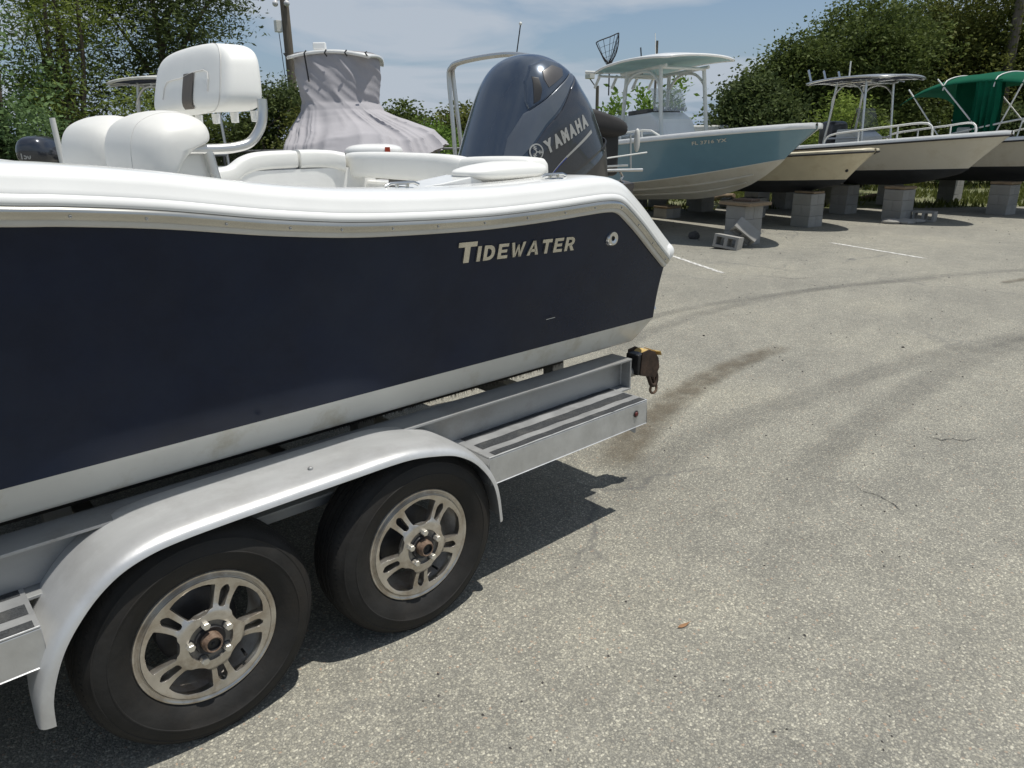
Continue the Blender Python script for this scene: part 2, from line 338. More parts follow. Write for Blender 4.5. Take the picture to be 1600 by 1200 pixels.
def ribbon(name, pts, width, m, z, kind='structure'):
    P = smooth_path([(p[0], p[1], 0) for p in pts], 8); me = bpy.data.meshes.new(name); v = []; f = []; uvs = []
    for i, p in enumerate(P):
        t = (P[min(i+1, len(P)-1)]-P[max(i-1, 0)]).normalized(); nrm = Vector((-t.y, t.x, 0)); w = width if isinstance(width, (int, float)) else lerp(width[0], width[1], i/(len(P)-1))
        v += [(p+nrm*w/2).to_tuple()[:2]+(z,), (p-nrm*w/2).to_tuple()[:2]+(z,)]
    for i in range(len(P)-1): f.append((2*i, 2*i+1, 2*i+3, 2*i+2)); uvs += [(i/(len(P)-1), 0), (i/(len(P)-1), 1), ((i+1)/(len(P)-1), 1), ((i+1)/(len(P)-1), 0)]
    me.from_pydata(v, [], f); l = me.uv_layers.new(name='UVMap')
    for i, u in enumerate(uvs): l.data[i].uv = u
    me.materials.append(m); o = bpy.data.objects.new(name, me); COL.objects.link(o); o['kind'] = kind; return o

# ------------------------------------------------------------------ ground
tag(MB().add([(-900, -900, -.03), (900, -900, -.03), (900, 900, -.03), (-900, 900, -.03)], [(0, 1, 2, 3)]).obj('grass_ground', M_grass), kind='structure')
ga = [G(-30, -60), G(-30, 60), G(17.3, 60), G(17.0, 9), G(17.6, 4), G(17.2, 1), G(17.5, -60)]
gb = MB(); gb.add([(p.x, p.y, 0) for p in ga]+[(p.x, p.y, -.2) for p in ga], [tuple(range(7))]+[(i, i+7, (i+1) % 7+7, (i+1) % 7) for i in range(7)])
tag(gb.obj('asphalt_yard', M_asph, fixn=False), kind='structure')
M_line = decalmat('worn_white_paint', (.66, .65, .61), 1.0, 16., .36, .52)
def line(name, a, b, w, strength=1.0):
    ribbon(name, [a, ((a[0]+b[0])/2, (a[1]+b[1])/2), b], w, M_line, .004)
line('parking_line', (8.90, 6.60), (8.07, 5.06), .09)
line('parking_line', (11.58, 5.45), (10.92, 3.72), .09)
M_track = decalmat('tyre_rubber_mark', (.085, .085, .085), .26, 2.2, .2, .75)
M_oil = decalmat('oil_stain', (.13, .105, .07), .55, 7., .25, .6)
ribbon('tyre_mark', [(4.0, 3.5), (4.97, 3.9), (6.19, 4.0), (7.41, 3.9), (8.52, 3.63), (10.19, 2.92), (12.2, 1.8)], .22, M_track, .004)
ribbon('tyre_mark', [(4.6, 4.15), (5.81, 4.26), (6.8, 4.1), (8.13, 3.72), (10.2, 2.8)], .18, M_track, .008)
ribbon('tyre_mark', [(2.3, 2.0), (3.06, 2.19), (3.78, 2.21), (4.8, 2.11), (5.7, 2.0), (7.26, 1.63), (9.2, .9)], .30, M_track, .004)
ribbon('tyre_mark', [(3.0, 1.55), (3.83, 1.64), (4.35, 1.67), (4.99, 1.71), (5.84, 1.71), (7.01, 1.57), (9, 1.1)], .30, M_track, .008)
ribbon('oil_stain', [(2.7, 2.28), (3.09, 2.46), (3.78, 2.69), (4.41, 2.82), (5.0, 2.87), (5.55, 2.86)], (.34, .22), M_oil, .012)
ribbon('oil_stain', [(9.7, 2.5), (10.0, 2.42), (10.3, 2.35)], .12, M_oil, .012)

# ================================================================== HERO BOAT
CY = 3.16                                                          # centreline
def mir(p): return (p[0], 2*CY-p[1], p[2])
ZR = [(-2.6, 1.80), (-1.2, 1.67), (-.4, 1.597), (.0, 1.553), (.267, 1.527), (.387, 1.517), (.591, 1.493), (.83, 1.455), (1.015, 1.431), (1.14, 1.419), (1.272, 1.411), (1.45, 1.403), (1.65, 1.398), (1.9, 1.401), (2.10, 1.408), (2.20, 1.411), (2.27, 1.408), (2.32, 1.395), (2.386, 1.358), (2.494, 1.289), (2.60, 1.215), (2.681, 1.160), (2.735, 1.124)]
def yr(x, z): return 2.10-(z-.845)*.275
boat = thing('motor_boat', 'navy hulled white centre console boat on the aluminium trailer, filling the left of the picture', 'boat', (0, 0, 0))
def flare(x):  # hull narrows towards the bow (out of frame)
    return 0 if x > -.2 else (x+.2)**2*.10
HX = [-2.6, -2.0, -1.5, -1.1, -.7, -.3]+[i*.09 for i in range(0, 25)]+[2.2, 2.26, 2.3, 2.34, 2.4, 2.5, 2.6, 2.68, 2.735]
def side_rows(sign):
    rows = []
    for x in HX:
        zt = interp(x, ZR); e = max(0, (x-2.2)/.535); row = []
        x2 = x+e*.03; x3 = x-e*.065
        for k in range(15):
            t = k/14; z = lerp(zt-.012, .842, t); bow = .006*math.sin(math.pi*t)
            p = (lerp(x, x2, t), yr(x, z)+flare(x)+bow, z); row.append(p if sign > 0 else mir(p))
        rows.append(row)
    return rows
for sg in (1, -1): MB().grid(side_rows(sg)).obj('hull_side', M_navy, boat, smooth=60)
b_ = MB()
for sg in (1, -1):
    rows = []
    for x in HX:
        e = max(0, (x-2.2)/.535); f_ = flare(x); row = []
        for y, z, dx in ((2.1005, .8425, .03), (2.103, .838, .028), (2.14, .748, -.05), (2.150, .735, -.065), (2.165, .729, -.066), (2.24, .722, -.068), (2.7, .60, -.07), (CY, .47, -.07)):
            q = (x+e*dx, y+f_*(1 if y < 3 else 0), z+ (0 if x > -1 else (x+1)**2*.12)); row.append(q if sg > 0 else mir(q))
        rows.append(row)
    b_.grid(rows)
b_.obj('hull_bottom', M_gelo, boat, smooth=40)
tr = []
for sg in (1,): 
    e_r = side_rows(1)[-1]; pts = e_r+[(2.67, 2.15, .735), (2.665, 2.7, .60), (2.665, CY, .47), (2.665, 2*CY-2.7, .60), mir((2.67, 2.15, .735))]+[mir(p) for p in e_r[::-1]]
    MB().add(pts, [tuple(range(len(pts)))]).obj('transom', M_navy, boat)
# gunwale cap: cross-section swept along the rail
CAP = [(.014, .012), (.0165, .018), (.0135, .031), (.005, .036), (.005, .041), (.0005, .048), (-.005, .066), (-.012, .080), (-.028, .092), (-.055, .099), (-.12, .103), (-.24, .101), (-.262, .092), (-.272, .06), (-.275, -.02), (-.275, -.12)]
def capframe(i, P):
    a = P[max(0, i-1)]; c = P[min(len(P)-1, i+1)]; tx, tz = c[0]-a[0], c[2]-a[2]; l = math.hypot(tx, tz); return (-tz/l, tx/l)
def railpath():
    out = []
    for (x, z) in ZR: out.append((x, yr(x, z)+flare(x), z))
    return [tuple(p) for p in smooth_path(out, 5)]
RP = railpath()
def sweep(sec, sg, i0=0, i1=None, scale=lambda x: 1.0):
    rows = []
    for i in range(i0, i1 or len(RP)):
        p = RP[i]; ux, uz = capframe(i, RP); s_ = scale(p[0]); row = []
        for o, u in sec:
            q = (p[0]+ux*u*s_, p[1]-o, p[2]+uz*u*s_); row.append(q if sg > 0 else mir(q))
        rows.append(row)
    return rows
for sg in (1, -1):
    MB().grid(sweep(CAP, sg)).obj('gunwale', M_gel, boat, smooth=50)
    MB().grid(sweep([(-.004, -.033), (.010, -.033), (.0135, -.029), (.0145, -.018), (.012, .012), (-.004, .012)], sg)).obj('rail_moulding', M_raillip, boat, smooth=50)
    rr = MB().grid(sweep([(.013, -.0175), (.0180, -.017), (.0192, -.006), (.0212, -.0035), (.0222, .0), (.0200, .0055), (.0165, .009), (.013, .0115)], sg)).obj('rub_rail', M_rail, boat, smooth=60)
    if sg > 0:
        acc = 0; last = Vector(RP[0]); scr = None; nxt = .06
        for i in range(1, len(RP)):
            p = Vector(RP[i]); acc += (p-last).length; last = p
            if p.x > .22 and acc > nxt:
                nxt = acc+.155; ux, uz = capframe(i, RP)
                c_ = (p.x-ux*.010, p.y-.0190, p.z-uz*.010)
                if scr is None:
                    scr = MB().lathe([(0, -.0008), (.0014, -.0010), (.0024, -.0022), (.0036, -.0014), (.0038, .003)], (0, 0, 0), 'y', 12).obj('screw', M_alud, rr, smooth=True); o = scr
                else: o = scr.copy(); COL.objects.link(o); o.parent = rr
                o.location = c_
# rounded quarter end of the cap with the small raised step on it
for sg in (1, -1):
    e = MB(); ex, ey, ez = RP[-1]
    Mr = Matrix.Translation((ex+.022, ey+.058, ez+.030)) @ Matrix.Rotation(math.radians(34), 4, 'Y')
    q = MB().sell((0, 0, 0), (.034, .076, .050), .8, .7, 28, 16); q.v = [tuple(Mr @ Vector(v)) for v in q.v]; e.add(q.v, q.f)
    Mr = Matrix.Translation((ex-.025, ey+.065, ez+.082)) @ Matrix.Rotation(math.radians(30), 4, 'Y')
    q = MB().sell((0, 0, 0), (.040, .055, .026), .6, .6, 28, 16); q.v = [tuple(Mr @ Vector(v)) for v in q.v]; e.add(q.v, q.f)
    if sg < 0: e.v = [mir(v) for v in e.v]
    e.obj('gunwale_end', M_gel, boat, smooth=70)
# cockpit: inner liner, sole, transom wall, motor well
lin = MB()
lin.box((.2, 2.27, 1.22), (4.6, .02, .50)); lin.box((.2, 4.045, 1.235), (4.6, .02, .53))
lin.box((0.1, CY, .95), (4.6, 1.84, .03))
lin.obj('cockpit_liner', M_gel, boat)
tw = MB(); tw.box((2.50, CY, 1.19), (.13, 1.82, .46)); tw.obj('transom_bulkhead', M_gel, boat, bevel=.02)
MB().box((2.415, 3.62, 1.415), (.012, .26, .045)).obj('bulkhead_recess', M_dark, boat)
# leaning post
lp = MB(); lp.prism([(.80, .97), (1.08, .97), (1.03, 1.50), (1.015, 1.640), (.80, 1.60)], 'y', 2.72, 3.62)
lp.obj('leaning_post_base', M_gel, boat, bevel=.015)
def pillow(prof, y0, hw, p=4.0, q=2.6, n=8):
    P = smooth_path([(a, 0, b) for a, b in prof+[prof[0]]], 6)[:-1]; cx = sum(v.x for v in P)/len(P); cz = sum(v.z for v in P)/len(P); rows = []
    for sd in (-1, 1):
        rs = [.001, .2, .4, .55, .68, .78, .86, .91, .95, .975, .99, 1.0]; rs = rs if sd < 0 else rs[::-1]
        for r in rs: rows.append([(cx+(v.x-cx)*r, y0+sd*hw*(1-r**p)**(1/q), cz+(v.z-cz)*r) for v in P])
    return MB().grid(rows, True)
SP = [(.775, 1.46), (.752, 1.53), (.748, 1.60), (.757, 1.67), (.785, 1.722), (.84, 1.752), (.90, 1.762), (.96, 1.755), (1.008, 1.730), (1.024, 1.695), (1.018, 1.668), (.985, 1.652), (.945, 1.632), (.895, 1.585), (.868, 1.545), (.84, 1.50), (.81, 1.46)]
for y0, hw, dx in ((2.845, .278, 0), (3.435, .285, -.012)):
    se = pillow([(x+dx, z) for x, z in SP], y0, hw, 3.4, 2.4).obj('seat', M_vinylg, boat, smooth=70)
    if y0 > 3: continue
    PP = smooth_path([(x+dx, 0, z) for x, z in SP+[SP[0]]], 6)[:-1]; cx_s = sum(v.x for v in PP)/len(PP); cz_s = sum(v.z for v in PP)/len(PP); r_ = .93
    MB().tube([(cx_s+(v.x-cx_s)*r_, y0-hw*(1-r_**3.4)**(1/2.4)-.0008, cz_s+(v.z-cz_s)*r_) for v in PP], .0011, 5, closed=True).obj('piping', M_seam, se, smooth=True)
# backrest with brown inset
def brw(p):
    x, y, z = p; k = (z+.12)/.24; return (x*(1-.22*k)+.035*k, y*(1-.10*k*k), z+.018*(1-(y/.42)**2))
br = MB().sell((1.175, 3.135, 1.868), (.095, .40, .120), .40, .36, 80, 44, brw).obj('backrest', M_vinyl, boat, smooth=70)
def brface(y, z): # front surface x of the backrest
    zz = z-1.868-.018*(1-((y-3.135)/.42)**2); yy = y-3.135; sp = lambda v, e: max(0, v)**e
    k = (zz+.12)/.24; t = 1-min(1, abs(zz)/.121)**(2/.40); t = t**(.20) if t > 0 else 0; t2 = 1-min(1, abs(yy)/(.40*(1-.1*k*k)))**(2/.36); t2 = max(0, t2)**(.18)
    return 1.175-.095*t*t2*(1-.22*k)+.035*k
def patch(y0, y1, z0, z1, off, n=10):
    rows = []
    for i in range(n+1):
        z = lerp(z0, z1, i/n); rows.append([(brface(lerp(y0, y1, j/n), z)-off, lerp(y0, y1, j/n), z) for j in range(n+1)])
    return MB().grid(rows)
patch(3.00, 3.105, 1.775, 1.902, .005).obj('inset', M_brown, br, smooth=True)
def seam(path, par, r=.0016): return MB().tube(path, r, 5).obj('piping', M_seam, par)
sp_ = smooth_path([(2.86, 1.83), (2.865, 1.885), (2.90, 1.905), (2.99, 1.905), (3.06, 1.898), (3.14, 1.888), (3.27, 1.888), (3.31, 1.875), (3.32, 1.82)], 5)if False else [(2.86, 1.83), (2.862, 1.87), (2.875, 1.895), (2.91, 1.905), (2.98, 1.905), (3.05, 1.900), (3.13, 1.890), (3.22, 1.889), (3.29, 1.885), (3.32, 1.865), (3.33, 1.82)]
seam([(brface(y, z)-.0035, y, z) for y, z in sp_], br, .002)
pp_ = []
for k in range(41):
    ph = -math.pi/2*.97+math.pi*.97*k/40; c4 = abs(math.cos(ph))**.40; q = Vector(brw(Vector((-.095*c4*.864*1.012, -.40*c4*.9*1.003, .120*math.copysign(abs(math.sin(ph))**.40, math.sin(ph))*1.003)))); pp_.append((q.x+1.175, q.y+3.135, q.z+1.868))
seam(pp_, br)
# bent aluminium frame, near and far side
for yy in (2.70, 3.60):
    fr = MB(); fr.tube(smooth_path([(1.225, yy, 1.80), (1.222, yy, 1.75), (1.205, yy, 1.70), (1.165, yy, 1.655), (1.11, yy, 1.638), (1.04, yy, 1.633), (.90, yy, 1.635)], 6), .0175, 16)
    fr.obj('seat_frame', M_alutube, boat, smooth=60)
    MB().tube([(1.008, yy, 1.632), (1.035, yy, 1.46), (1.06, yy, .97)], .0175, 16).obj('seat_post', M_alutube, boat, smooth=60)
for k in range(4): MB().lathe([(.014, .020), (.0165, .020), (.0145, -.018), (.0, -.020)], (1.255, 2.84+k*.19, 1.745), 'z', 20).obj('rod_holder', M_gel, boat, smooth=True)
# coaming bolster (port), transom backrest, starboard corner cushion
def bolster(path, hw, hh, name, m=M_vinyl, n=22, taper=.06):
    P = smooth_path(path, 8); L_ = len(P); rows = []
    for i, p in enumerate(P):
        t = (P[min(i+1, L_-1)]-P[max(i-1, 0)]); t.z = 0; t.normalize(); nn = Vector((-t.y, t.x, 0)); s_ = i/(L_-1); e = min(1, min(s_, 1-s_)/taper); e = math.sqrt(max(0, 1-(1-e)**2)); e = max(e, .02)
        row = []
        for k in range(n):
            a = k*2*math.pi/n; cx = math.copysign(abs(math.cos(a))**.55, math.cos(a)); cz = math.copysign(abs(math.sin(a))**.55, math.sin(a)); row.append(p+nn*hw*cx*(.35+.65*e)+Vector((0, 0, hh*cz*e)))
        rows.append(row)
    return MB().grid(rows, True).add([p for p in rows[0]], [tuple(range(n))]).add([p for p in rows[-1]], [tuple(range(n))]).obj(name, m, boat, smooth=60)
bolster([(1.52, 4.08, 1.468), (1.62, 4.08, 1.480), (1.70, 4.08, 1.525), (1.80, 4.08, 1.548), (2.02, 4.08, 1.553)], .055, .050, 'coaming_bolster', taper=.05)
bolster([(2.01, 4.08, 1.552), (2.13, 4.08, 1.551), (2.24, 4.07, 1.543), (2.31, 4.04, 1.528)], .055, .052, 'coaming_bolster', taper=.04)
bolster([(2.39, 4.11, 1.505), (2.38, 4.02, 1.512), (2.37, 3.8, 1.515), (2.365, 3.5, 1.513), (2.37, 3.2, 1.508), (2.38, 3.06, 1.50), (2.39, 2.99, 1.49)], .055, .072, 'transom_backrest', taper=.04)
bolster([(2.40, 3.00, 1.508), (2.38, 2.85, 1.514), (2.36, 2.6, 1.517), (2.37, 2.45, 1.510)], .07, .058, 'transom_backrest', taper=.1)
def cw(p):
    x, y, z = p
    if z > 0: z *= .50+.50*min(1, max(0, (x+.215)/.20))**.7
    return (x, y, z)
MB().sell((2.000, 2.30, 1.531), (.212, .105, .038), .78, .66, 64, 28, cw).obj('corner_cushion', M_vinyl, boat, smooth=70)
MB().prism([(1.56, 1.495), (1.66, 1.502), (1.74, 1.512), (1.82, 1.522), (1.88, 1.49)], 'y', 2.24, 2.42).obj('cushion_ramp', M_gel, boat, bevel=.012)
# cleats on the gunwale
for x, y in ((1.40, 2.10), (2.06, 2.06)):
    c_ = MB(); zt = interp(x, ZR)+.101; c_.tube([(x-.065, y, zt+.008), (x-.045, y, zt+.016), (x+.045, y, zt+.016), (x+.065, y, zt+.008)], .0055, 10)
    c_.tube([(x-.02, y, zt-.004), (x-.02, y, zt+.016)], .006, 8); c_.tube([(x+.02, y, zt-.004), (x+.02, y, zt+.016)], .006, 8); c_.obj('cleat', M_ss, boat, smooth=60)
    MB().lathe([(0, .0035), (.036, .003), (.038, 0)], (x, y, zt-.001), 'z', 24).obj('cleat_base', M_ss, boat)
# raised chrome lettering on the side
def on_side(v, x0, z0, off=.0035, slope=-.033, thick=1.0):
    out = []
    for (a, b, c) in v:
        x = x0+a; z = z0+b+slope*a; out.append((x, yr(x, z)-.0065-off-c*thick+0, z))
    return out
def stroke_letter(ch):
    "letters as boxes in a unit cell, width w and height 1: list of quads; wide bold capitals"
    s_ = .235
    Q = {'T': ([[(0, 1-s_), (.86, 1-s_), (.86, 1), (0, 1)], [(.30, 0), (.56, 0), (.56, 1-s_), (.30, 1-s_)]], .86),
         'I': ([[(0, 0), (.27, 0), (.27, 1), (0, 1)]], .27),
         'E': ([[(0, 0), (.26, 0), (.26, 1), (0, 1)], [(.26, 0), (.80, 0), (.80, s_*.9), (.26, s_*.9)], [(.26, .40), (.72, .40), (.72, .60), (.26, .60)], [(.26, 1-s_*.9), (.80, 1-s_*.9), (.80, 1), (.26, 1)]], .80),
         'W': ([[(0, 1), (.24, 1), (.47, 0), (.26, 0)], [(.36, .0), (.47, .0), (.69, .85), (.56, .85)], [(.56, .85), (.69, .85), (.90, 0), (.76, 0)], [(.76, 0), (.95, 0), (1.24, 1), (1.0, 1)]], 1.24),
         'A': ([[(0, 0), (.25, 0), (.58, 1), (.40, 1)], [(.74, 0), (1.0, 0), (.60, 1), (.44, 1)], [(.24, .22), (.76, .22), (.68, .42), (.30, .42)]], 1.0)}
    if ch in Q: return Q[ch]
    if ch == 'D':
        q = [[(0, 0), (.26, 0), (.26, 1), (0, 1)]]; n = 12
        for i in range(n):
            a, b = -math.pi/2+math.pi*i/n, -math.pi/2+math.pi*(i+1)/n
            q.append([(.26+.60*math.cos(a)**.7 if math.cos(a) > 0 else .26, .5+.5*math.sin(a)), (.26+.60*max(0, math.cos(b))**.7, .5+.5*math.sin(b)), (.26+.34*max(0, math.cos(b))**.7, .5+.28*math.sin(b)), (.26+.34*max(0, math.cos(a))**.7, .5+.28*math.sin(a))])
        return q, .88
    if ch == 'R':
        q = [[(0, 0), (.26, 0), (.26, 1), (0, 1)], [(.36, .42), (.62, .42), (.92, 0), (.62, 0)]]; n = 10
        for i in range(n):
            a, b = -math.pi/2+math.pi*i/n, -math.pi/2+math.pi*(i+1)/n
            q.append([(.26+.58*max(0, math.cos(a))**.6, .68+.32*math.sin(a)), (.26+.58*max(0, math.cos(b))**.6, .68+.32*math.sin(b)), (.26+.33*max(0, math.cos(b))**.6, .68+.13*math.sin(b)), (.26+.33*max(0, math.cos(a))**.6, .68+.13*math.sin(a))])
        return q, .90
xx = 1.522
for i, ch in enumerate('TIDEWATER'):
    h = .072 if i == 0 else .054; z0 = 1.2565-.027*(xx-1.52); wsc = .093 if i == 0 else (.0585 if ch not in 'W' else .055)
    qs, w = stroke_letter(ch); m_ = MB()
    for q in qs:
        pts = [(xx+a*wsc, z0+b*h-.027*a*wsc) for a, b in q]
        if i == 1 and False: pass
        area = sum(pts[k][0]*pts[(k+1) % 4][1]-pts[(k+1) % 4][0]*pts[k][1] for k in range(4))
        if area < 0: pts = pts[::-1]
        fr = [(x, yr(x, z)-.0035, z) for x, z in pts]; bk = [(x, yr(x, z)+.008, z) for x, z in pts]
        m_.add(fr+bk, [(0, 1, 2, 3), (7, 6, 5, 4)]+[(k, k+4, (k+1) % 4+4, (k+1) % 4) for k in range(4)])
    m_.obj('letter', M_ltr, boat, bevel=0)
    xx += w*wsc+(.014 if i else .006)
# through-hull fitting below the corner
cx_, cz_ = 2.318, 1.265; yy_ = yr(cx_, cz_)-.001
fitp = thing('hull_fitting', None, None); fitp.parent = boat; del fitp
for o in [o for o in bpy.data.objects if o.name.startswith('hull_fitting')]: bpy.data.objects.remove(o)
ft = MB().lathe([(.010, -.006), (.017, -.010), (.026, -.009), (.031, -.002), (.031, .012)], (cx_, yy_, cz_), 'y', 40).obj('through_hull_fitting', M_ss, boat, smooth=True)
MB().lathe([(0, -.002), (.0125, -.002), (.0125, .012)], (cx_, yy_, cz_), 'y', 20).obj('outlet', M_black, ft)
# scuffs on the topside
for (x, z, l, w_) in ((2.02, .965, .05, .0022),):
    MB().add([(x, yr(x, z)-.0075, z), (x+l, yr(x, z)-.0075, z+.001), (x+l, yr(x, z)-.0075, z+.001+w_), (x, yr(x, z)-.0075, z+w_)], [(0, 1, 2, 3)]).obj('scratch', M_gelo, boat)

# ================================================================== OUTBOARD
TILT = math.radians(26)
EM = Matrix.Translation((2.985, 3.10, 1.475)) @ Matrix.Rotation(-TILT, 4, 'Y')
eng = thing('outboard_motor', 'large dark blue-grey outboard motor tilted up behind the white stern cushions', 'outboard motor', M=EM @ Matrix.Scale(1.06, 4))
OUT = [(.385, 0), (.372, .10), (.345, .24), (.318, .34), (.285, .438), (.205, .520), (.12, .560), (.04, .565), (-.04, .535), (-.125, .478), (-.215, .405), (-.315, .322), (-.410, .232), (-.475, .135), (-.505, .04), (-.50, -.03), (-.42, -.06), (-.20, -.05), (0, -.04), (.2, -.03), (.37, -.01)]
UC, WC = 0.0, .19
def rout_table():
    P = smooth_path([(a, 0, b) for a, b in OUT]+[(OUT[0][0], 0, OUT[0][1])], 6)
    t = sorted((math.atan2(p.z-WC, p.x-UC), math.hypot(p.x-UC, p.z-WC)) for p in P[:-1]); return t
RT = rout_table(); RT = [(RT[-1][0]-2*math.pi, RT[-1][1])]+RT+[(RT[0][0]+2*math.pi, RT[0][1])]
def rout(a): return interp(a, RT)
HT = .275
def halfthick(u, w):
    t = HT
    t *= 1-.10*max(0, (w-.25)/.3)          # narrower towards the top
    t *= 1-.14*min(1, max(0, (-u-.02)/.40))*min(1, max(0, (w-.02)/.25))   # and towards the bow
    t *= 1-.10*max(0, (u-.05)/.35)**1.5      # and towards the stern
    return t
def vside(u, w):
    if w < WC: w = WC+(w-WC)*.30
    a = math.atan2(w-WC, u-UC); rho = math.hypot(u-UC, w-WC)/rout(a); p = 5.0
    return halfthick(u, w)*max(0, 1-min(1, rho)**p)**(1/2.2)*(1-.07*min(1, rho)**2)
def cowlmesh():
    NA = 120; rows = []
    for side in (-1, 1):
        rs = [0, .15, .3, .42, .54, .64, .73, .80, .86, .905, .94, .965, .983, .994, 1.0]
        rs = rs if side < 0 else rs[::-1]
        for rho in rs:
            row = []
            for k in range(NA):
                a = -math.pi+2*math.pi*k/NA; R_ = rout(a)*max(rho, .002); u = UC+R_*math.cos(a); w = WC+R_*math.sin(a); row.append((u, side*vside(u, w), w))
            rows.append(row)
    return MB().grid(rows, True)
cowl = cowlmesh().obj('cowl', M_cowl, eng, smooth=70)
def polypatch(poly, off, name, m, par, edge=.0, nu=40, nw=40, thick=True):
    "fine grid cells inside poly lifted off the cowl's near side; border follows the polygon by radial resampling"
    cu = sum(p[0] for p in poly)/len(poly); cw_ = sum(p[1] for p in poly)/len(poly); N = 0; P = []
    for i in range(len(poly)):
        a, b = poly[i], poly[(i+1) % len(poly)]; n = max(2, int(math.hypot(a[0]-b[0], a[1]-b[1])/.012))
        P += [(lerp(a[0], b[0], j/n), lerp(a[1], b[1], j/n)) for j in range(n)]
    rows = []
    for rho in [0.001]+[i/10 for i in range(1, 10)]+[.97, 1.0, 1.012]:
        o = off if rho < .96 else (off*.75 if rho < 1.005 and rho > .98 else (off if rho < .98 else -.004))
        row = []
        for (u, w) in P:
            uu = cu+(u-cu)*rho; ww = cw_+(w-cw_)*rho; row.append((uu, -vside(uu, ww)-o, ww))
        rows.append(row)
    return MB().grid(rows, True).obj(name, m, par, smooth=50)
PAN = [(.352, .02), (.338, .10), (.316, .20), (.290, .30), (.252, .385), (.15, .365), (.03, .31), (-.09, .28), (-.22, .225), (-.27, .15), (-.27, .02), (-.10, .005), (.1, .005), (.25, .005)]
panel = polypatch(PAN, .007, 'side_panel', M_cowl2, eng)
# air scoop near the top, a raised lip with a dark mouth
polypatch([(.215, .420), (.19, .475), (.12, .525), (.03, .535), (-.05, .49), (-.11, .42), (-.12, .39), (-.03, .40), (.08, .415)], .012, 'air_scoop', M_cowl, eng)
polypatch([(-.095, .400), (-.06, .445), (-.015, .50), (.002, .485), (-.025, .435), (-.06, .402)], .0145, 'scoop_mouth', M_black, eng)
polypatch([(.01, .430), (.13, .435), (.165, .455), (.12, .495), (.04, .50), (.015, .47)], .0150, 'scoop_insert', M_lowcowl, eng)
# seam and lower cowl
low = MB(); rows = []
for w, k in ((.004, 1.0), (-.03, .985), (-.10, .93), (-.20, .84), (-.26, .70)):
    row = []
    for j in range(64):
        a = j*2*math.pi/64; cx, cy = math.cos(a), math.sin(a); row.append((-.050+.432*k*math.copysign(abs(cx)**.6, cx)-(w*.18), .262*k*math.copysign(abs(cy)**.6, cy), w))
    rows.append(row)
low.grid(rows, True).obj('lower_cowl', M_lowcowl, eng, smooth=60)
MB().tube([(-.050+.436*math.copysign(abs(math.cos(a))**.6, math.cos(a)), .266*math.copysign(abs(math.sin(a))**.6, math.sin(a)), .0) for a in [j*2*math.pi/64 for j in range(64)]], .004, 6, closed=True).obj('cowl_seam', M_black, eng)
leg = MB(); rows = []
for w, a, b in ((-.24, .26, .15), (-.40, .20, .11), (-.62, .17, .075), (-.86, .16, .05), (-1.0, .17, .03)):
    rows.append([(.06+a*math.cos(j*2*math.pi/28), b*math.sin(j*2*math.pi/28), w) for j in range(28)])
leg.grid(rows, True).obj('midsection', M_lowcowl, eng, smooth=60)
MB().box((.14, 0, -.86), (.46, .30, .014)).obj('cavitation_plate', M_lowcowl, eng, bevel=.004)
MB().lathe([(0, -.26), (.03, -.24), (.058, -.16), (.062, .10), (.045, .24), (.03, .30)], (.12, 0, -1.05), 'x', 28).obj('gearcase', M_lowcowl, eng, smooth=True)
MB().prism([(-.02, -1.08), (.16, -1.08), (.16, -1.16), (.10, -1.16)], 'y', -.008, .008).obj('skeg', M_lowcowl, eng, bevel=.003)
pr = MB().lathe([(.045, .0), (.048, .10), (.02, .13), (0, .135)], (.42, 0, -1.05), 'x', 20).obj('propeller', M_ss, eng, smooth=True)
for k in range(3):
    a = k*2*math.pi/3; bl = MB(); rows = []
    for i in range(7):
        r = .045+i*.022; wd = .07*math.sin(math.pi*min(1, (i+1.2)/7.6)); rows.append([(.46+sgn*wd*.55, r*math.cos(a+sgn*wd*5/ (1+i*.4)), -1.05+r*math.sin(a+sgn*wd*5/(1+i*.4))) for sgn in (-1, 0, 1)])
    bl.grid(rows).obj('blade', M_ss, pr, smooth=True)
MB().box((-.26, 0, -.36), (.22, .26, .50)).obj('mounting_bracket', M_lowcowl, eng, bevel=.02)
# wordmark, emblem and pinstripe on the side panel
def on_cowl(v, u0, w0, ang, off):
    out = []; ca, sa = math.cos(ang), math.sin(ang)
    for (a, b, c) in v:
        u = u0+a*ca-b*sa; w = w0+a*sa+b*ca; out.append((u, -vside(u, w)-off-c, w))
    return out
A0 = math.radians(-1.5)
x_ = 0
for ch in 'YAMAHA':
    v, f = text_mesh(ch, .078, .0055, .0006, 0, 1, .72); wch = max(p[0] for p in v)-min(p[0] for p in v); mn = min(p[0] for p in v)
    v = [(a-mn+x_, b, c) for a, b, c in v]; MB().add(on_cowl(v, -.148, .178, A0, .0085), f).obj('letter', M_logo, eng, fixn=False); x_ += wch+.007
em = MB(); cu, cw2 = -.198, .212
def circ2(r, n=40): return [(cu+r*math.cos(k*2*math.pi/n), cw2+r*math.sin(k*2*math.pi/n)) for k in range(n)]
def ringm(r0, r1): 
    return [[(u, -vside(u, w)-.009, w) for u, w in circ2(r)] for r in (r0, r1)]
em.grid(ringm(.0315, .038), True); em.grid(ringm(.0, .0035), True)
for k in range(3):
    a = math.pi/2+k*2*math.pi/3
    for r0, r1, hw in ((.003, .032, .0026), (.013, .0165, .009), (.021, .0245, .010)):
        ca, sa = math.cos(a), math.sin(a); q = [(cu+r*ca-h*sa, cw2+r*sa+h*ca) for r, h in ((r0, -hw), (r1, -hw), (r1, hw), (r0, hw))]
        em.add([(u, -vside(u, w)-.0092, w) for u, w in q], [(0, 1, 2, 3)])
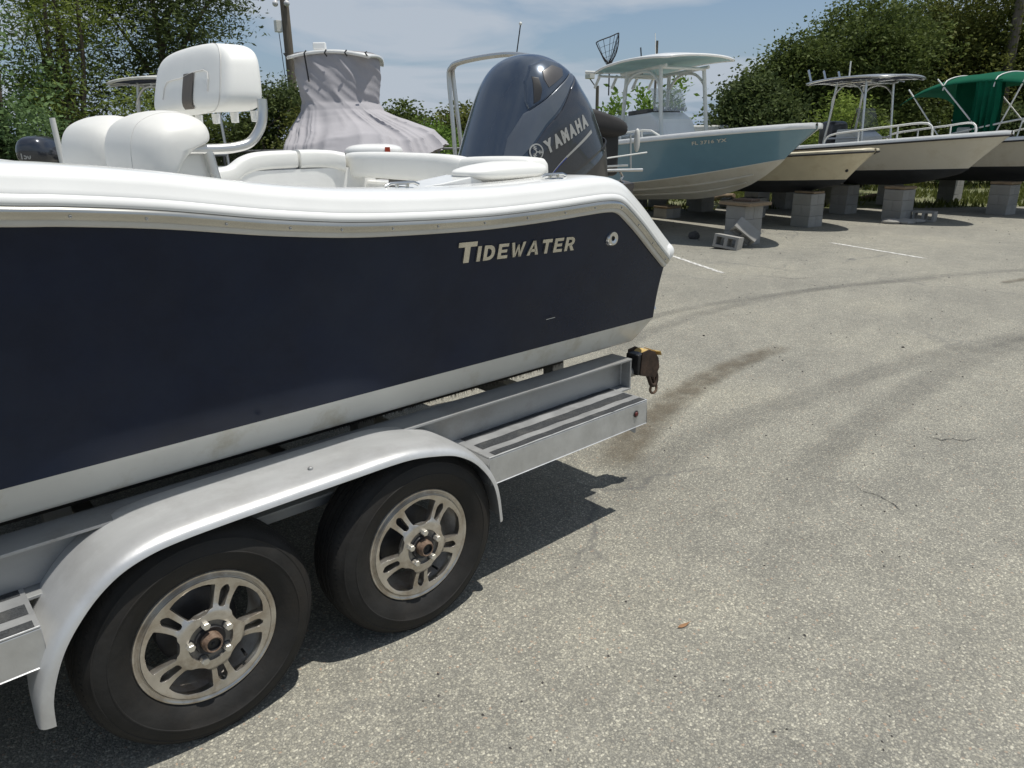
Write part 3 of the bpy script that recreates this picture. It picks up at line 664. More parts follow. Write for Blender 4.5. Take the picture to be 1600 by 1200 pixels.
em.obj('emblem', M_logo, eng, fixn=False)
def stripe(m, off, d0, d1, t0=0., t1=1.):
    rows = []
    C_ = [(-.20, .060), (-.14, .080), (-.06, .098), (.03, .108), (.11, .115), (.18, .121)]
    P = smooth_path([(a, 0, b) for a, b in C_], 6); n = len(P)
    for i, p in enumerate(P):
        s_ = i/(n-1)
        if s_ < t0 or s_ > t1: continue
        a = lerp(d0, d1, s_); rows.append([(p.x, -vside(p.x, p.z)-off, p.z), (p.x, -vside(p.x, p.z+a)-off, p.z+a)])
    return MB().grid(rows).obj('pinstripe', m, eng, fixn=False)
M_cowl3 = mat('lit_dusty_cowl_paint', (.115, .130, .150), .3, .45, var=.1, vscale=5, coat=.6)  # dusty, and lightened so the lit facet is put into the colour
polypatch([(.246, .398), (.15, .376), (.03, .328), (-.09, .296), (-.22, .240), (-.31, .215), (-.335, .245), (-.26, .315), (-.15, .378), (-.03, .392), (.08, .405), (.21, .414)], .0065, 'cowl_band', M_cowl3, eng)
stripe(M_logo, .0085, .005, .017); stripe(M_blue, .0092, .0035, .006, .0, .45)

# ================================================================== TRAILER
trl = thing('boat_trailer', 'tandem axle aluminium boat trailer under the navy boat', 'trailer')
# I-beam frame rails
def ibeam(y0, x0, x1, z0=.540, z1=.688, w=.120):
    m = MB(); t = .009; sg = 1 if y0 < CY else -1; m.box(((x0+x1)/2, y0, z1-t/2), (x1-x0, w, t)); m.box(((x0+x1)/2, y0, z0+t/2), (x1-x0, w, t)); m.box(((x0+x1)/2, y0, (z0+z1)/2), (x1-x0-.0, .009, z1-z0-2*t-.001)); return m
XE = 2.572
for y0 in (2.120, 2*CY-2.120):
    fr = ibeam(y0, -2.6, XE).obj('frame_rail', M_alud, trl, bevel=.0015)
    MB().box((XE-.006, y0-(.033 if y0 < CY else -.033), .614), (.009, .052, .128)).obj('end_plate', M_alud, fr, bevel=.001)
    wb = MB(); wb.tube([(XE-.013, y0-(.007 if y0 < CY else -.007)+random.uniform(-.001, .001), z) for z in np.linspace(.556, .674, 18)], [random.uniform(.0025, .0045) for _ in range(18)], 6); wb.obj('weld_bead', M_alu, fr, smooth=True)
# crossmembers
for x in (-1.6, -.55, .12, 1.55, 2.30):
    MB().box((x, CY, .47), (.075, 2*(CY-2.18), .075)).obj('crossmember', M_alud, trl, bevel=.004)
# axles with torsion arms
for x in (.524, 1.256):
    MB().box((x-.10, CY, .395), (.07, 2*(CY-2.10), .07)).obj('axle', M_alud, trl, bevel=.006)
    for y in (2.20, 2*CY-2.20): MB().prism([(x-.14, .43), (x-.06, .43), (x+.035, .345), (x+.02, .30), (x-.13, .35)], 'y', y-.016, y+.016).obj('torsion_arm', M_alud, trl, bevel=.004)
MB().box((.85, 2.12, .516), (1.2, .05, .045)).obj('axle_mount', M_alud, trl, bevel=.003)
MB().tube([(-2.2, 2.20, .60), (.4, 2.20, .575), (.89, 2.20, .50), (1.4, 2.20, .58), (2.3, 2.20, .60)], .006, 8).obj('brake_line', M_black, trl, smooth=True)
# bunks and their brackets
for sg in (1, -1):
    for y0, zt, xe in ((2.44, .668, 2.46), (2.80, .555, 2.36)):
        M_ = Matrix.Rotation(-.26, 4, 'X'); c = (-.0, y0, zt-.030); bk = MB().box(((xe-2.4)/2, y0, zt-.035), (xe+2.4, .10, .05), M_)
        if sg < 0: bk.v = [mir(p) for p in bk.v]
        bo = bk.obj('bunk', M_carpet, trl, bevel=.006)
        fz = MB(); 
        for k in range(300 if sg > 0 and y0 < 2.5 else 0):
            x = random.uniform(1.2, xe); l = random.uniform(.006, .02); z = zt-.048; fz.add([(x, y0-.048, z+.006), (x+.003, y0-.048, z+.006), (x+random.uniform(-.004, .008), y0-.050, z-l)], [(0, 1, 2)])
        if fz.v: tag(fz.obj('carpet_fuzz', M_carpet, bo, fixn=False), kind='stuff')
    for x in (2.44, 1.37, .30, -.9):
        y0 = 2.41; m = MB(); m.box((x, y0, .575), (.075, .012, .165)); m.box((x-.034, y0+.03, .575), (.008, .06, .165)); m.box((x, y0+.03, .497), (.075, .06, .01))
        if sg < 0: m.v = [mir(p) for p in m.v]
        m.obj('bunk_bracket', M_alud, trl, bevel=.002)
# steps with grip strips
for x0, x1, nm in ((1.575, 2.487, 'rear'), (-1.7, .150, 'front')):
    y0, y1, zt, zb = 1.898, 2.113, .5545, .445; t = .006
    m = MB(); m.box(((x0+x1)/2, (y0+y1)/2, zt-t/2), (x1-x0, y1-y0, t)); m.box(((x0+x1)/2, y0+t/2, (zt+zb)/2-t/2-.0005), (x1-x0, t, zt-zb-t)); m.box(((x0+x1)/2, y0+.02, zb-.003), (x1-x0, .04, .005))
    m.box((x0+.004 if nm == 'rear' else x1-.004, (y0+y1)/2+.003, (zt+zb)/2-t/2-.001), (.006, y1-y0-t-.003, zt-zb-t-.002)); st = m.obj('step', M_alu, trl, bevel=.0025)
    for a, b in ((1.902, 1.936), (1.972, 2.026), (2.078, 2.110)):
        n = 24; rows = []
        for i in range(n+1):
            x = lerp(x0+.03, x1-.012, i/n); j = .0022*math.sin(i*1.3)+.0015*math.sin(i*3.1); rows.append([(x, a+j, zt+.0012), (x, b+j*.8, zt+.0012)])
        MB().grid(rows).obj('grip_strip', M_grip, st)
    if nm == 'rear':
        ll = MB().lathe([(0, -.007), (.008, -.006), (.0125, 0)], (2.41, y0-.001, .505), 'y', 24).obj('marker_light', M_red, st, smooth=True)
        MB().lathe([(.0125, -.003), (.0155, -.002), (.0155, 0)], (2.41, y0-.001, .505), 'y', 24).obj('grommet', M_black, ll)
        MB().prism([(2.38, .440), (2.455, .440), (2.455, .395), (2.447, .395)], 'y', 1.93, 1.938).obj('gusset', M_alud, st)
# fenders: trapezoid path with rolled outer lip
FP = [(.098, .292), (.104, .36), (.122, .425), (.156, .500), (.203, .565), (.260, .622), (.325, .664), (.40, .688), (.48, .698), (.60, .702), (.80, .704), (1.0, .705), (1.13, .706), (1.22, .702), (1.30, .688), (1.39, .664), (1.455, .630), (1.505, .590), (1.555, .530), (1.588, .470), (1.606, .400), (1.617, .305)]
FS = [(2.122, -.012), (2.12, .0), (2.10, .004), (2.02, .006), (1.93, .005), (1.905, .002), (1.885, -.002), (1.869, -.009), (1.860, -.019), (1.858, -.030), (1.8615, -.030), (1.8635, -.020), (1.872, -.012), (1.887, -.006), (1.906, -.002), (1.93, .001), (2.02, .002), (2.10, .0), (2.117, -.004), (2.118, -.012)]
for sg in (1, -1):
    P = smooth_path([(x, 0, z) for x, z in FP], 5); rows = []
    for i, p in enumerate(P):
        t = (P[min(i+1, len(P)-1)]-P[max(i-1, 0)]).normalized(); nx, nz = -t.z, t.x; s_ = i/(len(P)-1)
        tipw = 1.0
        row = []
        for y, u in FS:
            d = (2.12-y)/.262                      # 0 inner .. 1 outer
            e = min(1, min(s_, 1-s_)/.10); yy = y
            if sg: yy = 1.86+(y-1.86)*(.22+.78*min(1, max(0, (p.z-.28)/.22))**1.1) if s_ < .5 else y
            q = (p.x+nx*u, yy, p.z+nz*u); row.append(q if sg > 0 else mir(q))
        rows.append(row)
    fn = MB().grid(rows, True).obj('fender', M_fend, trl, smooth=50)
    if sg > 0:
        MB().sphere((.905, 1.945, .7125), (.0085, .0085, .0065), 16, 8).obj('rivet', M_alud, fn, smooth=True)
        MB().sphere((.125, 1.88, .335), (.004, .004, .006), 10, 6).obj('rivet', M_rust, fn, smooth=True)
# wheels
def make_wheel(rot):
    w = thing('wheel', None, None); w.parent = trl
    R_, rr = .335, .200
    TP = [(.196, .020), (.199, .004), (.203, -.004), (.212, -.010), (.226, -.020), (.245, -.0275), (.2635, -.030), (.265, -.0315), (.2675, -.0315), (.269, -.030), (.285, -.0275), (.2995, -.020), (.301, -.0208), (.304, -.0195), (.3045, -.018), (.313, -.010), (.322, .001), (.329, .013), (.3325, .026), (.3335, .037), (.3275, .038), (.3275, .045), (.3345, .046), (.3352, .074), (.3285, .075), (.3285, .083), (.3355, .084), (.3355, .110), (.3285, .111), (.3285, .119), (.3350, .120), (.3338, .148), (.3275, .149), (.3275, .156), (.3325, .157), (.328, .175), (.315, .195), (.285, .212), (.25, .215), (.21, .20), (.198, .18)]
    ty = MB().lathe(TP, (0, 0, 0), 'y', 160); vs = []
    for x, y, z in ty.v:
        r = math.hypot(x, z); y = y if y < .03 else .03+(y-.03)*.72
        if z < -.318: z2 = -.3225+(z+.318)*.10; bul = 0
        else: z2 = z; bul = 0
        if z < -.22 and y < .09: bul = -.010*((-z-.22)/.115)*(1 if r < .33 else .5)
        vs.append((x, y+bul, z2))
    ty.v = vs; to = ty.obj('tyre', M_rub, w, smooth=35)
    sp = MB()                                                      # tread sipes at the shoulder
    for k in range(110):
        a = k*2*math.pi/110; ca, sa = math.cos(a), math.sin(a); da = .010
        def P(r, y, aa): return (r*math.cos(aa), y, r*math.sin(aa))
        sp.add([P(.3225, -.0006, a), P(.3337, .028, a), P(.3337, .028, a+da), P(.3225, -.0006, a+da)], [(0, 1, 2, 3)])
    spo = sp.obj('tread_sipes', M_black, to, fixn=False); spo['kind'] = 'stuff'
    # rim barrel and lip
    rim = MB().lathe([(.203, .002), (.2035, -.004), (.201, -.0075), (.197, -.0075), (.193, -.0045), (.1885, -.0035), (.1855, -.010), (.1845, -.0105), (.1835, .004)], (0, 0, 0), 'y', 120).obj('rim', M_rim, w, smooth=35)
    MB().lathe([(.1835, .004), (.1825, .022), (.176, .040), (.172, .09), (.170, .125), (.196, .145), (.203, .148)], (0, 0, 0), 'y', 96).obj('barrel', M_rimd, w, smooth=40)
    # spoke disc: polar grid warped so that its columns follow the openings
    rs = [.062, .070, .078, .083, .0848, .087, .090, .0915, .0935, .097, .102, .109, .118, .127, .136, .143, .149, .1535, .158, .1608, .1625, .165, .169, .1715, .1728, .1738, .180, .1858]
    def wslot(r):                                                 # half-width (m) of the narrow slot between twin spokes
        a, b = .091, .163
        if r <= a or r >= b: return 0
        t = (r-a)/(b-a); return (.0088+.0065*t)*min(1, math.sqrt(t/.06))*min(1, math.sqrt((1-t)/.28))
    def wwin(r):                                                  # half-width of the large windows
        a, b = .083, .1735
        if r <= a or r >= b: return 0
        t = (r-a)/(b-a); return (.0275+.044*t**.8)*min(1, math.sqrt(t/.08))*min(1, ((1-t)/.10)**.5)
    sec = 2*math.pi/5; m = MB()
    def face_y(r): return interp(r, [(.06, -.012), (.085, -.010), (.10, -.001), (.13, .006), (.155, .007), (.172, .004), (.1858, .001)])
    cols = []
    vv = []; ncol = None; kill = set(); rows = []
    for ri, r in enumerate(rs):
        row = []
        for s5 in range(5):
            c0 = s5*sec; s1 = max(wslot(r), .0035)/r; s2 = sec/2-max(wwin(r), .005)/r
            ang = [0, s1]+[lerp(s1, s2, k/4) for k in (1, 2, 3)]+[s2, sec/2]
            full = [-a for a in ang[::-1]][:-1]+ang               # symmetric about the slot
            for a in full[:-1]: row.append((r, c0+a, face_y(r)))
        rows.append(row)
    nc = len(rows[0]); per = nc//5
    idx = {}; 
    def PT(r, a, y): return (r*math.cos(a+rot), y, r*math.sin(a+rot))
    front = [[PT(*p) for p in row] for row in rows]
    v = [p for row in front for p in row]; f = []
    for i in range(len(rs)-1):
        rm = (rs[i]+rs[i+1])/2
        for k in range(nc):
            kk = k % per
            slot = kk in (5, 6) and .091 < rm < .163
            win = kk in (0, 11) and .0825 < rm < .1737
            if slot or win: continue
            f.append((i*nc+k, i*nc+(k+1) % nc, (i+1)*nc+(k+1) % nc, (i+1)*nc+k))
    m.add(v, f); disc = m.obj('spokes', M_rim, w, smooth=40)
    me = disc.data; sd = disc.modifiers.new('solid', 'SOLIDIFY'); sd.thickness = .028; sd.offset = 0; 
    bv = disc.modifiers.new('bevel', 'BEVEL'); bv.width = .0028; bv.segments = 2; bv.limit_method = 'ANGLE'; bv.angle_limit = math.radians(50)
    # hub face, hub and bearing cap
    MB().lathe([(.030, -.013), (.046, -.0185), (.070, -.0175), (.080, -.0135), (.084, -.002)], (0, 0, 0), 'y', 64).obj('hub_face', M_hubface, w, smooth=30)
    MB().lathe([(0, -.022), (.034, -.022), (.041, -.026), (.043, -.022), (.044, -.010)], (0, 0, 0), 'y', 40).obj('hub', M_hub, w, smooth=30)
    cp = MB().lathe([(.019, -.050), (.0225, -.052), (.0255, -.048), (.027, -.040), (.029, -.038), (.0285, -.020)], (0, 0, 0), 'y', 36).obj('bearing_cap', M_rust, w, smooth=30)
    MB().lathe([(0, -.043), (.004, -.046), (.006, -.043), (.0185, -.042), (.019, -.050)], (0, 0, 0), 'y', 28).obj('grease_cap', M_black, cp, smooth=30)
    nut = None
    for k in range(5):
        a = rot+k*sec+sec/2; x, z = .0575*math.cos(a), .0575*math.sin(a)
        MB().lathe([(0, -.0188), (.0150, -.0192), (.0160, -.0165)], (x, 0, z), 'y', 24).obj('lug_pocket_shade', M_hub, w)  # flat dark disc: shade of an unmodelled recess put into the colour
        if nut is None:
            nut = MB().lathe([(0, -.041), (.0100, -.0405), (.0115, -.0385), (.0118, -.018)], (0, 0, 0), 'y', 6).obj('lug_nut', M_nut, w, smooth=20); o = nut
        else: o = nut.copy(); COL.objects.link(o); o.parent = w
        o.location = (x, 0, z)
    MB().lathe([(0, .075), (.105, .075), (.115, .08), (.115, .12)], (0, 0, 0), 'y', 40).obj('brake_drum', M_hub, w, smooth=30)
    MB().tube([(.150*math.cos(rot+.55), .03, .150*math.sin(rot+.55)), (.146*math.cos(rot+.55), -.008, .146*math.sin(rot+.55))], .0042, 10).obj('valve_stem', M_black, w)
    return w
def copy_tree(o, parent=None):
    c = o.copy(); COL.objects.link(c); c.parent = parent
    for ch in [x for x in list(bpy.data.objects) if x.parent == o]: copy_tree(ch, c)
    return c
w1 = make_wheel(math.radians(-81)); w1.location = (.5237, 1.9075, .3237)
w2 = make_wheel(math.radians(-93)); w2.location = (1.2562, 1.9075, .3237)
for src, x in ((w1, .5237), (w2, 1.2562)):
    c = copy_tree(src, trl); c.location = (x, 2*CY-1.9075, .3237); c.rotation_euler = (0, 0, math.pi)
# stern cross tube with rusty tie-down ratchet
MB().tube([(XE-.004, 2.118, .600), (2.66, 2.118, .600)], .027, 18).obj('stub_tube', M_alud, trl, smooth=60)
tie = thing('tie_down_ratchet', 'rusty black tie-down ratchet with worn yellow strap on the rear end of the trailer', 'ratchet')
k_ = MB(); k_.box((2.655, 2.105, .640), (.055, .075, .100)); k_.obj('housing', M_black, tie, bevel=.006)
for y in (2.065, 2.148):
    MB().prism([(2.64, .590), (2.69, .575), (2.76, .555), (2.785, .600), (2.775, .650), (2.745, .685), (2.70, .705), (2.65, .700)], 'y', y-.003, y+.003).obj('side_plate', M_rustdark, tie, bevel=.002)
MB().lathe([(0, -.038), (.040, -.038), (.042, 0), (.040, .038), (0, .038)], (2.715, 2.106, .638), 'y', 28).obj('spool', M_rustdark, tie, smooth=40)
sp = MB(); rows = []
for k in range(12):
    a = math.radians(150-k*13); rows.append([(2.715+.050*math.cos(a), 2.072, .640+.056*math.sin(a)), (2.715+.050*math.cos(a), 2.142, .640+.056*math.sin(a))])
sp.grid(rows).grid([[(2.755, 2.066, .688), (2.757, 2.138, .692)], [(2.785, 2.060, .682), (2.790, 2.128, .676)], [(2.800, 2.064, .660), (2.802, 2.118, .652)]])
so_ = sp.obj('strap', M_strap, tie); md = so_.modifiers.new('s', 'SOLIDIFY'); md.thickness = .004
MB().tube(smooth_path([(2.70, 2.08, .60), (2.715, 2.07, .56), (2.73, 2.065, .525), (2.76, 2.065, .520), (2.775, 2.07, .555), (2.76, 2.075, .60)], 5), .010, 10).obj('lever', M_rustdark, tie, smooth=True)
MB().tube([(2.775+.022*math.cos(a), 2.085+.004*math.sin(a*2), .500+.034*math.sin(a)) for a in [k*2*math.pi/20 for k in range(20)]], .0065, 8, closed=True).obj('link', M_rust, tie, smooth=True)
MB().tube([(2.765+.018*math.cos(a), 2.085+.020*math.cos(a), .548+.026*math.sin(a)) for a in [k*2*math.pi/20 for k in range(20)]], .006, 8, closed=True).obj('link', M_rustdark, tie, smooth=True)

# dry leaf and pebbles on the asphalt
lf = MB(); lf.grid([[(-.028, 0, .006), (-.028, 0, .006)], [(-.012, -.009, .003), (-.012, .009, .008)], [(.008, -.010, .004), (.008, .010, .007)], [(.024, -.004, .009), (.024, .004, .009)], [(.040, 0, .013), (.040, .001, .013)]])
lo = lf.obj('dry_leaf', M_leafdry); lo.location = (1.92, 1.26, .002); lo.rotation_euler = (0, 0, .9-math.pi/2+.4); lo.scale = (.9, .65, .8); tag(lo, 'small curled brown dry leaf lying alone on the asphalt in the foreground', 'leaf')

# ================================================================== TREES AND PLANTS
def leaf_cloud(blobs, n_clumps, per, size, spread, aspect=.5, droop=.0, hollow=.45, up=0.):
    "blobs: (centre, radii). returns vertices/faces of leaf-sized faces gathered in clumps through the blobs' volume"
    vol = np.array([b[1][0]*b[1][1]*b[1][2] for b in blobs])**.8; pick = rng.choice(len(blobs), n_clumps, p=vol/vol.sum())
    d = rng.normal(size=(n_clumps, 3)); d /= np.linalg.norm(d, axis=1)[:, None]; rad = (hollow+(1-hollow)*rng.random(n_clumps)**.6)
    rad *= 1+.16*np.sin(d[:, 0]*5+pick)+.12*np.sin(d[:, 2]*7+d[:, 1]*4+pick*2)
    C = np.array([b[0] for b in blobs])[pick]+d*rad[:, None]*np.array([b[1] for b in blobs])[pick]
    N = n_clumps*per; sc = np.repeat(.5+rng.random(n_clumps), per)
    off = rng.normal(size=(N, 3))*spread*sc[:, None]; off[:, 2] *= .6+up
    P = np.repeat(C, per, 0)+off; P = P[P[:, 2] > .05]; N = len(P)
    a = rng.normal(size=(N, 3)); a[:, 2] = a[:, 2]*.6-droop+up*1.2; a /= np.linalg.norm(a, axis=1)[:, None]
    b_ = rng.normal(size=(N, 3)); b_ -= a*(a*b_).sum(1)[:, None]; b_ /= np.linalg.norm(b_, axis=1)[:, None]
    s = size*(.55+.9*rng.random(N))[:, None]; L_ = a*s; Wd = b_*s*aspect
    V = np.stack([P, P+L_*.5+Wd*.5, P+L_, P+L_*.5-Wd*.5], 1).reshape(-1, 3); return V
def quads_obj(name, V, m, parent=None):
    n = len(V)//4; me = bpy.data.meshes.new(name); me.vertices.add(len(V)); me.vertices.foreach_set('co', V.astype(np.float32).ravel())
    me.loops.add(4*n); me.loops.foreach_set('vertex_index', np.arange(4*n, dtype=np.int32)); me.polygons.add(n); me.polygons.foreach_set('loop_start', np.arange(0, 4*n, 4, dtype=np.int32)); me.update(); me.validate()
    me.materials.append(m); o = bpy.data.objects.new(name, me); COL.objects.link(o); 
    if parent: o.parent = parent
    return o
def tree(name, label, cat, base, blobs, m, n=600, per=26, size=.12, spread=.25, aspect=.5, droop=0., group=None, trunk_r=.16, hollow=.4, trunks=1, up=0.):
    "blobs relative to base"
    t = thing(name, label, cat, tuple(base), 0, group)
    quads_obj('crown', leaf_cloud(blobs, n, per, size, spread, aspect, droop, hollow, up), m, t)
    tb = MB()
    top = max(b[0][2] for b in blobs)
    for k in range(trunks):
        ox = (random.uniform(-.3, .3), random.uniform(-.3, .3)) if trunks > 1 else (0, 0)
        path = smooth_path([(ox[0], ox[1], -.05), (ox[0]*1.3+random.uniform(-.1, .1), ox[1]*1.3, top*.3), (ox[0]*2+random.uniform(-.2, .2), ox[1]*2+random.uniform(-.2, .2), top*.6), (ox[0]*3, ox[1]*3, top*.95)], 4)
        tb.tube(path, [trunk_r*(1-.75*i/(len(path)-1)) for i in range(len(path))], 8)
        for c, r in blobs[:6]:
            st = path[random.randint(3, len(path)-4)]; tb.tube(smooth_path([tuple(st), tuple((st+Vector(c))/2+Vector((0, 0, .2))), tuple(Vector(c)+Vector((0, 0, r[2]*.3)))], 3), [trunk_r*.42, trunk_r*.38, trunk_r*.33, trunk_r*.28, trunk_r*.2, trunk_r*.15, trunk_r*.08], 6)
    tb.obj('trunk', M_bark, t, smooth=60); return t
def blobset(n, R_, z0, z1, rr, seed):
    q = random.Random(seed); out = []
    for i in range(n):
        a = q.uniform(0, 6.28); d = q.uniform(.1, 1)*R_; z = q.uniform(z0, z1); r = rr*q.uniform(.7, 1.2); out.append(((d*math.cos(a), d*math.sin(a), z), (r, r, r*.8)))
    return out
# --- big trees behind the boats on the right (d, r, height, radius)
oaks = [(26.0, 8.1, 3.3, 1.2, M_darkl, 'lowest dark bushy tree at the left end of the big tree line'), (27, 10.0, 4.6, 1.8, M_oak, 'second tree from the left in the big tree line, above the white T-top'),
        (28, 12.6, 6.0, 2.6, M_oak, 'broad dark green tree rising over the white T-top boat'),
        (29, 16.2, 7.2, 3.0, M_oak2, 'tall olive green tree beyond the white T-top, cut off by the top of the picture'),
        (28, 20.6, 8.2, 3.2, M_oak, 'tall dense tree behind the green canopy at the right edge of the picture'),
        (27.5, 25.0, 8.2, 3.2, M_oak2, 'olive tree mostly outside the right edge of the picture')]
for i, (d, r, h, R_, m, lab) in enumerate(oaks):
    bl = blobset(9, R_*.75, h*.30, h-R_*.50, R_*.55, i+3)+[((0, 0, h-R_*.55), (R_*.7, R_*.7, R_*.55)), ((0, 0, h*.35), (R_*.95, R_*.95, h*.30))]
    tree('oak_tree', lab, 'tree', G(d, r), bl, m, n=2200, per=30, size=.125, spread=.24, aspect=.55, group='big trees behind the boat row', trunk_r=.24, hollow=.5)
under = [(24.0, 8.0, 1.6, M_darkl, 'dark undergrowth shrub in the shade behind the steel blue bow'), (24.5, 11.2, 2.6, M_oak, 'deep green shrub behind the white boat console'), (24.0, 14.5, 2.4, M_darkl, 'dark shrub behind the poles of the green canopy'), (24, 18.4, 2.6, M_oak2, 'olive shrub right of the green canopy curtain')]
for i, (d, r, h, m, lab) in enumerate(under):
    tree('shrub', lab, 'shrub', G(d, r), blobset(7, 1.5, h*.25, h*.75, .8, i+30), m, n=420, per=24, size=.14, spread=.2, group='shrubs under the big trees', trunk_r=.06, trunks=2)
tree('feathery_shrub', 'light yellow-green feathery shrub left of the white T-top in front of the dark trees', 'shrub', G(21.5, 9.1), [((0, 0, 1.8), (.9, .9, .75)), ((.7, -.3, 1.3), (.8, .8, .7)), ((-.6, .3, 1.3), (.8, .8, .7)), ((0, 0, .9), (1.3, 1.2, .6)), ((.3, .2, 2.3), (.5, .5, .4))], M_lime, n=330, per=22, size=.12, spread=.17, aspect=.35, trunk_r=.05, trunks=3, hollow=.3)
# --- saplings between the two motors
for d, r, h, lab in ((17.9, 2.50, 2.45, 'slender sapling left of the steel blue boat seat, its leafy top against the sky'), (18.4, 3.20, 2.50, 'bushy sapling directly behind the steel blue boat leaning post'), (19.0, 3.95, 2.75, 'sapling showing between the legs of the steel blue boat tower')):
    bl = [((random.uniform(-.16, .16)*k/4+.10*math.sin(k), random.uniform(-.16, .16), h*.45+h*.52*k/6), (.26-.022*k, .26-.022*k, .22)) for k in range(7)]+[((.2, -.1, h*.5), (.4, .4, .4))]
    tree('sapling', lab, 'sapling', G(d, r), bl, M_lime2, n=110, per=14, size=.13, spread=.10, aspect=.42, group='saplings between the engine and the steel blue tower', trunk_r=.03, hollow=.1, up=.5)
# --- far hedge and bushes on the left half
for i, (d, r, h, R_, m, lab) in enumerate(((40, -4.6, 3.6, 2.4, M_oak, 'distant grey-green tree just right of the covered boat'), (42, -1.2, 3.8, 2.6, M_oak2, 'distant low tree showing left of the engine cowl'), (41, 2.6, 2.6, 2.4, M_oak, 'distant low tree hidden behind the engine cowl'),)):
    tree('distant_tree', lab, 'tree', G(d, r), blobset(8, R_, h*.3, h*.72, h*.28, i+60), m, n=520, per=22, size=.2, spread=.3, group='distant trees behind the engine', trunk_r=.15)
for i, (d, r, h, R_, m, lab) in enumerate(((20.5, -5.9, 3.3, 1.2, M_darkl, 'dark bush left of the utility pole'), (19.5, -4.4, 2.4, .9, M_oak2, 'green bush at the foot of the utility pole'), (21, -7.6, 3.0, 1.3, M_oak, 'bush behind the white seat backrest'), (22.5, -2.6, 2.45, 1.2, M_lime2, 'bright green bush at the right edge of the grey boat cover'), (21.5, -.9, 2.2, .9, M_lime2, 'bright green bush beside the silver arch'))):
    tree('bush', lab, 'bush', G(d, r), blobset(8, R_, h*.25, h*.8, h*.24, i+80), m, n=450, per=30, size=.09, spread=.17, group='bushes behind the moored-up boats on the left', trunk_r=.05, trunks=2)
# --- tall trees at the left
tree('leafy_tree', 'bluish green leafy tree at the left edge, top left of the white seats', 'tree', G(13.0, -8.6), blobset(12, 1.3, 1.2, 3.1, .62, 101)+[((.3, .3, 3.5), (.4, .4, .45))], M_teal, n=560, per=34, size=.085, spread=.17, aspect=.5, trunk_r=.09, hollow=.3, trunks=2)
tree('willowy_tree', 'tall willowy yellow-green tree at the left, reaching past the top of the picture', 'tree', G(14.5, -8.15), [((.2*math.sin(k*1.7), .2*math.cos(k*2.1), 1.2+k*.52), (.85-.05*k, .85-.05*k, .5)) for k in range(9)]+[((.9, -.5, 3.9), (.35, .35, .8)), ((-.9, .5, 3.6), (.35, .35, .9)), ((1.2, -.9, 2.2), (.6, .6, .6))], M_bam, n=560, per=34, size=.11, spread=.19, aspect=.22, droop=.35, trunk_r=.07, hollow=.25, trunks=4)
tree('dark_tree', 'dark fine-leaved tree behind the white seat backrest, reaching past the top of the picture', 'tree', G(16.0, -6.9), [((0, 0, 4.6), (1.6, 1.6, .9)), ((.9, -.7, 4.4), (1.0, 1.0, .7)), ((-.9, .8, 4.3), (1.1, 1.1, .8)), ((.3, -.2, 3.6), (1.3, 1.3, .7)), ((-.6, .5, 2.9), (1.1, 1.1, .7)), ((1.5, -1.1, 4.9), (.7, .7, .45)), ((0, 0, 5.4), (1.4, 1.4, .6)), ((-1, .8, 1.6), (1.1, 1.1, .9))], M_darkl, n=1000, per=36, size=.095, spread=.2, aspect=.3, trunk_r=.12, hollow=.25)
# --- rough grass tufts at the yard's edge
def tufts(n, d0, d1, r0, r1, h, m, name):
    Pd = rng.uniform(d0, d1, n); Pr = rng.uniform(r0, r1, n); base = np.stack([Pd*Fh.x+Pr*Rh.x, Pd*Fh.y+Pr*Rh.y, np.full(n, -.02)], 1)
    keep = np.array([noise.noise(Vector((b[0]*.6, b[1]*.6, 0))) > -.12 for b in base]); base = base[keep]; n = len(base)
    a = rng.uniform(0, 6.28, n); hh = h*(.4+rng.random(n)); w = .012+.02*rng.random(n); lean = rng.normal(size=(n, 2))*.35
    dx = np.stack([np.cos(a), np.sin(a), np.zeros(n)], 1)*w[:, None]; tp = base+np.stack([lean[:, 0]*hh, lean[:, 1]*hh, hh], 1)
    V = np.stack([base-dx, base+dx, tp+dx*.2, tp-dx*.2], 1).reshape(-1, 3); return tag(quads_obj(name, V, m), kind='stuff')
tufts(26000, 17.1, 25, -6, 22, .13, M_oak2, 'grass')
tufts(9000, 17.5, 24, -14, 3, .3, M_oak2, 'weeds')

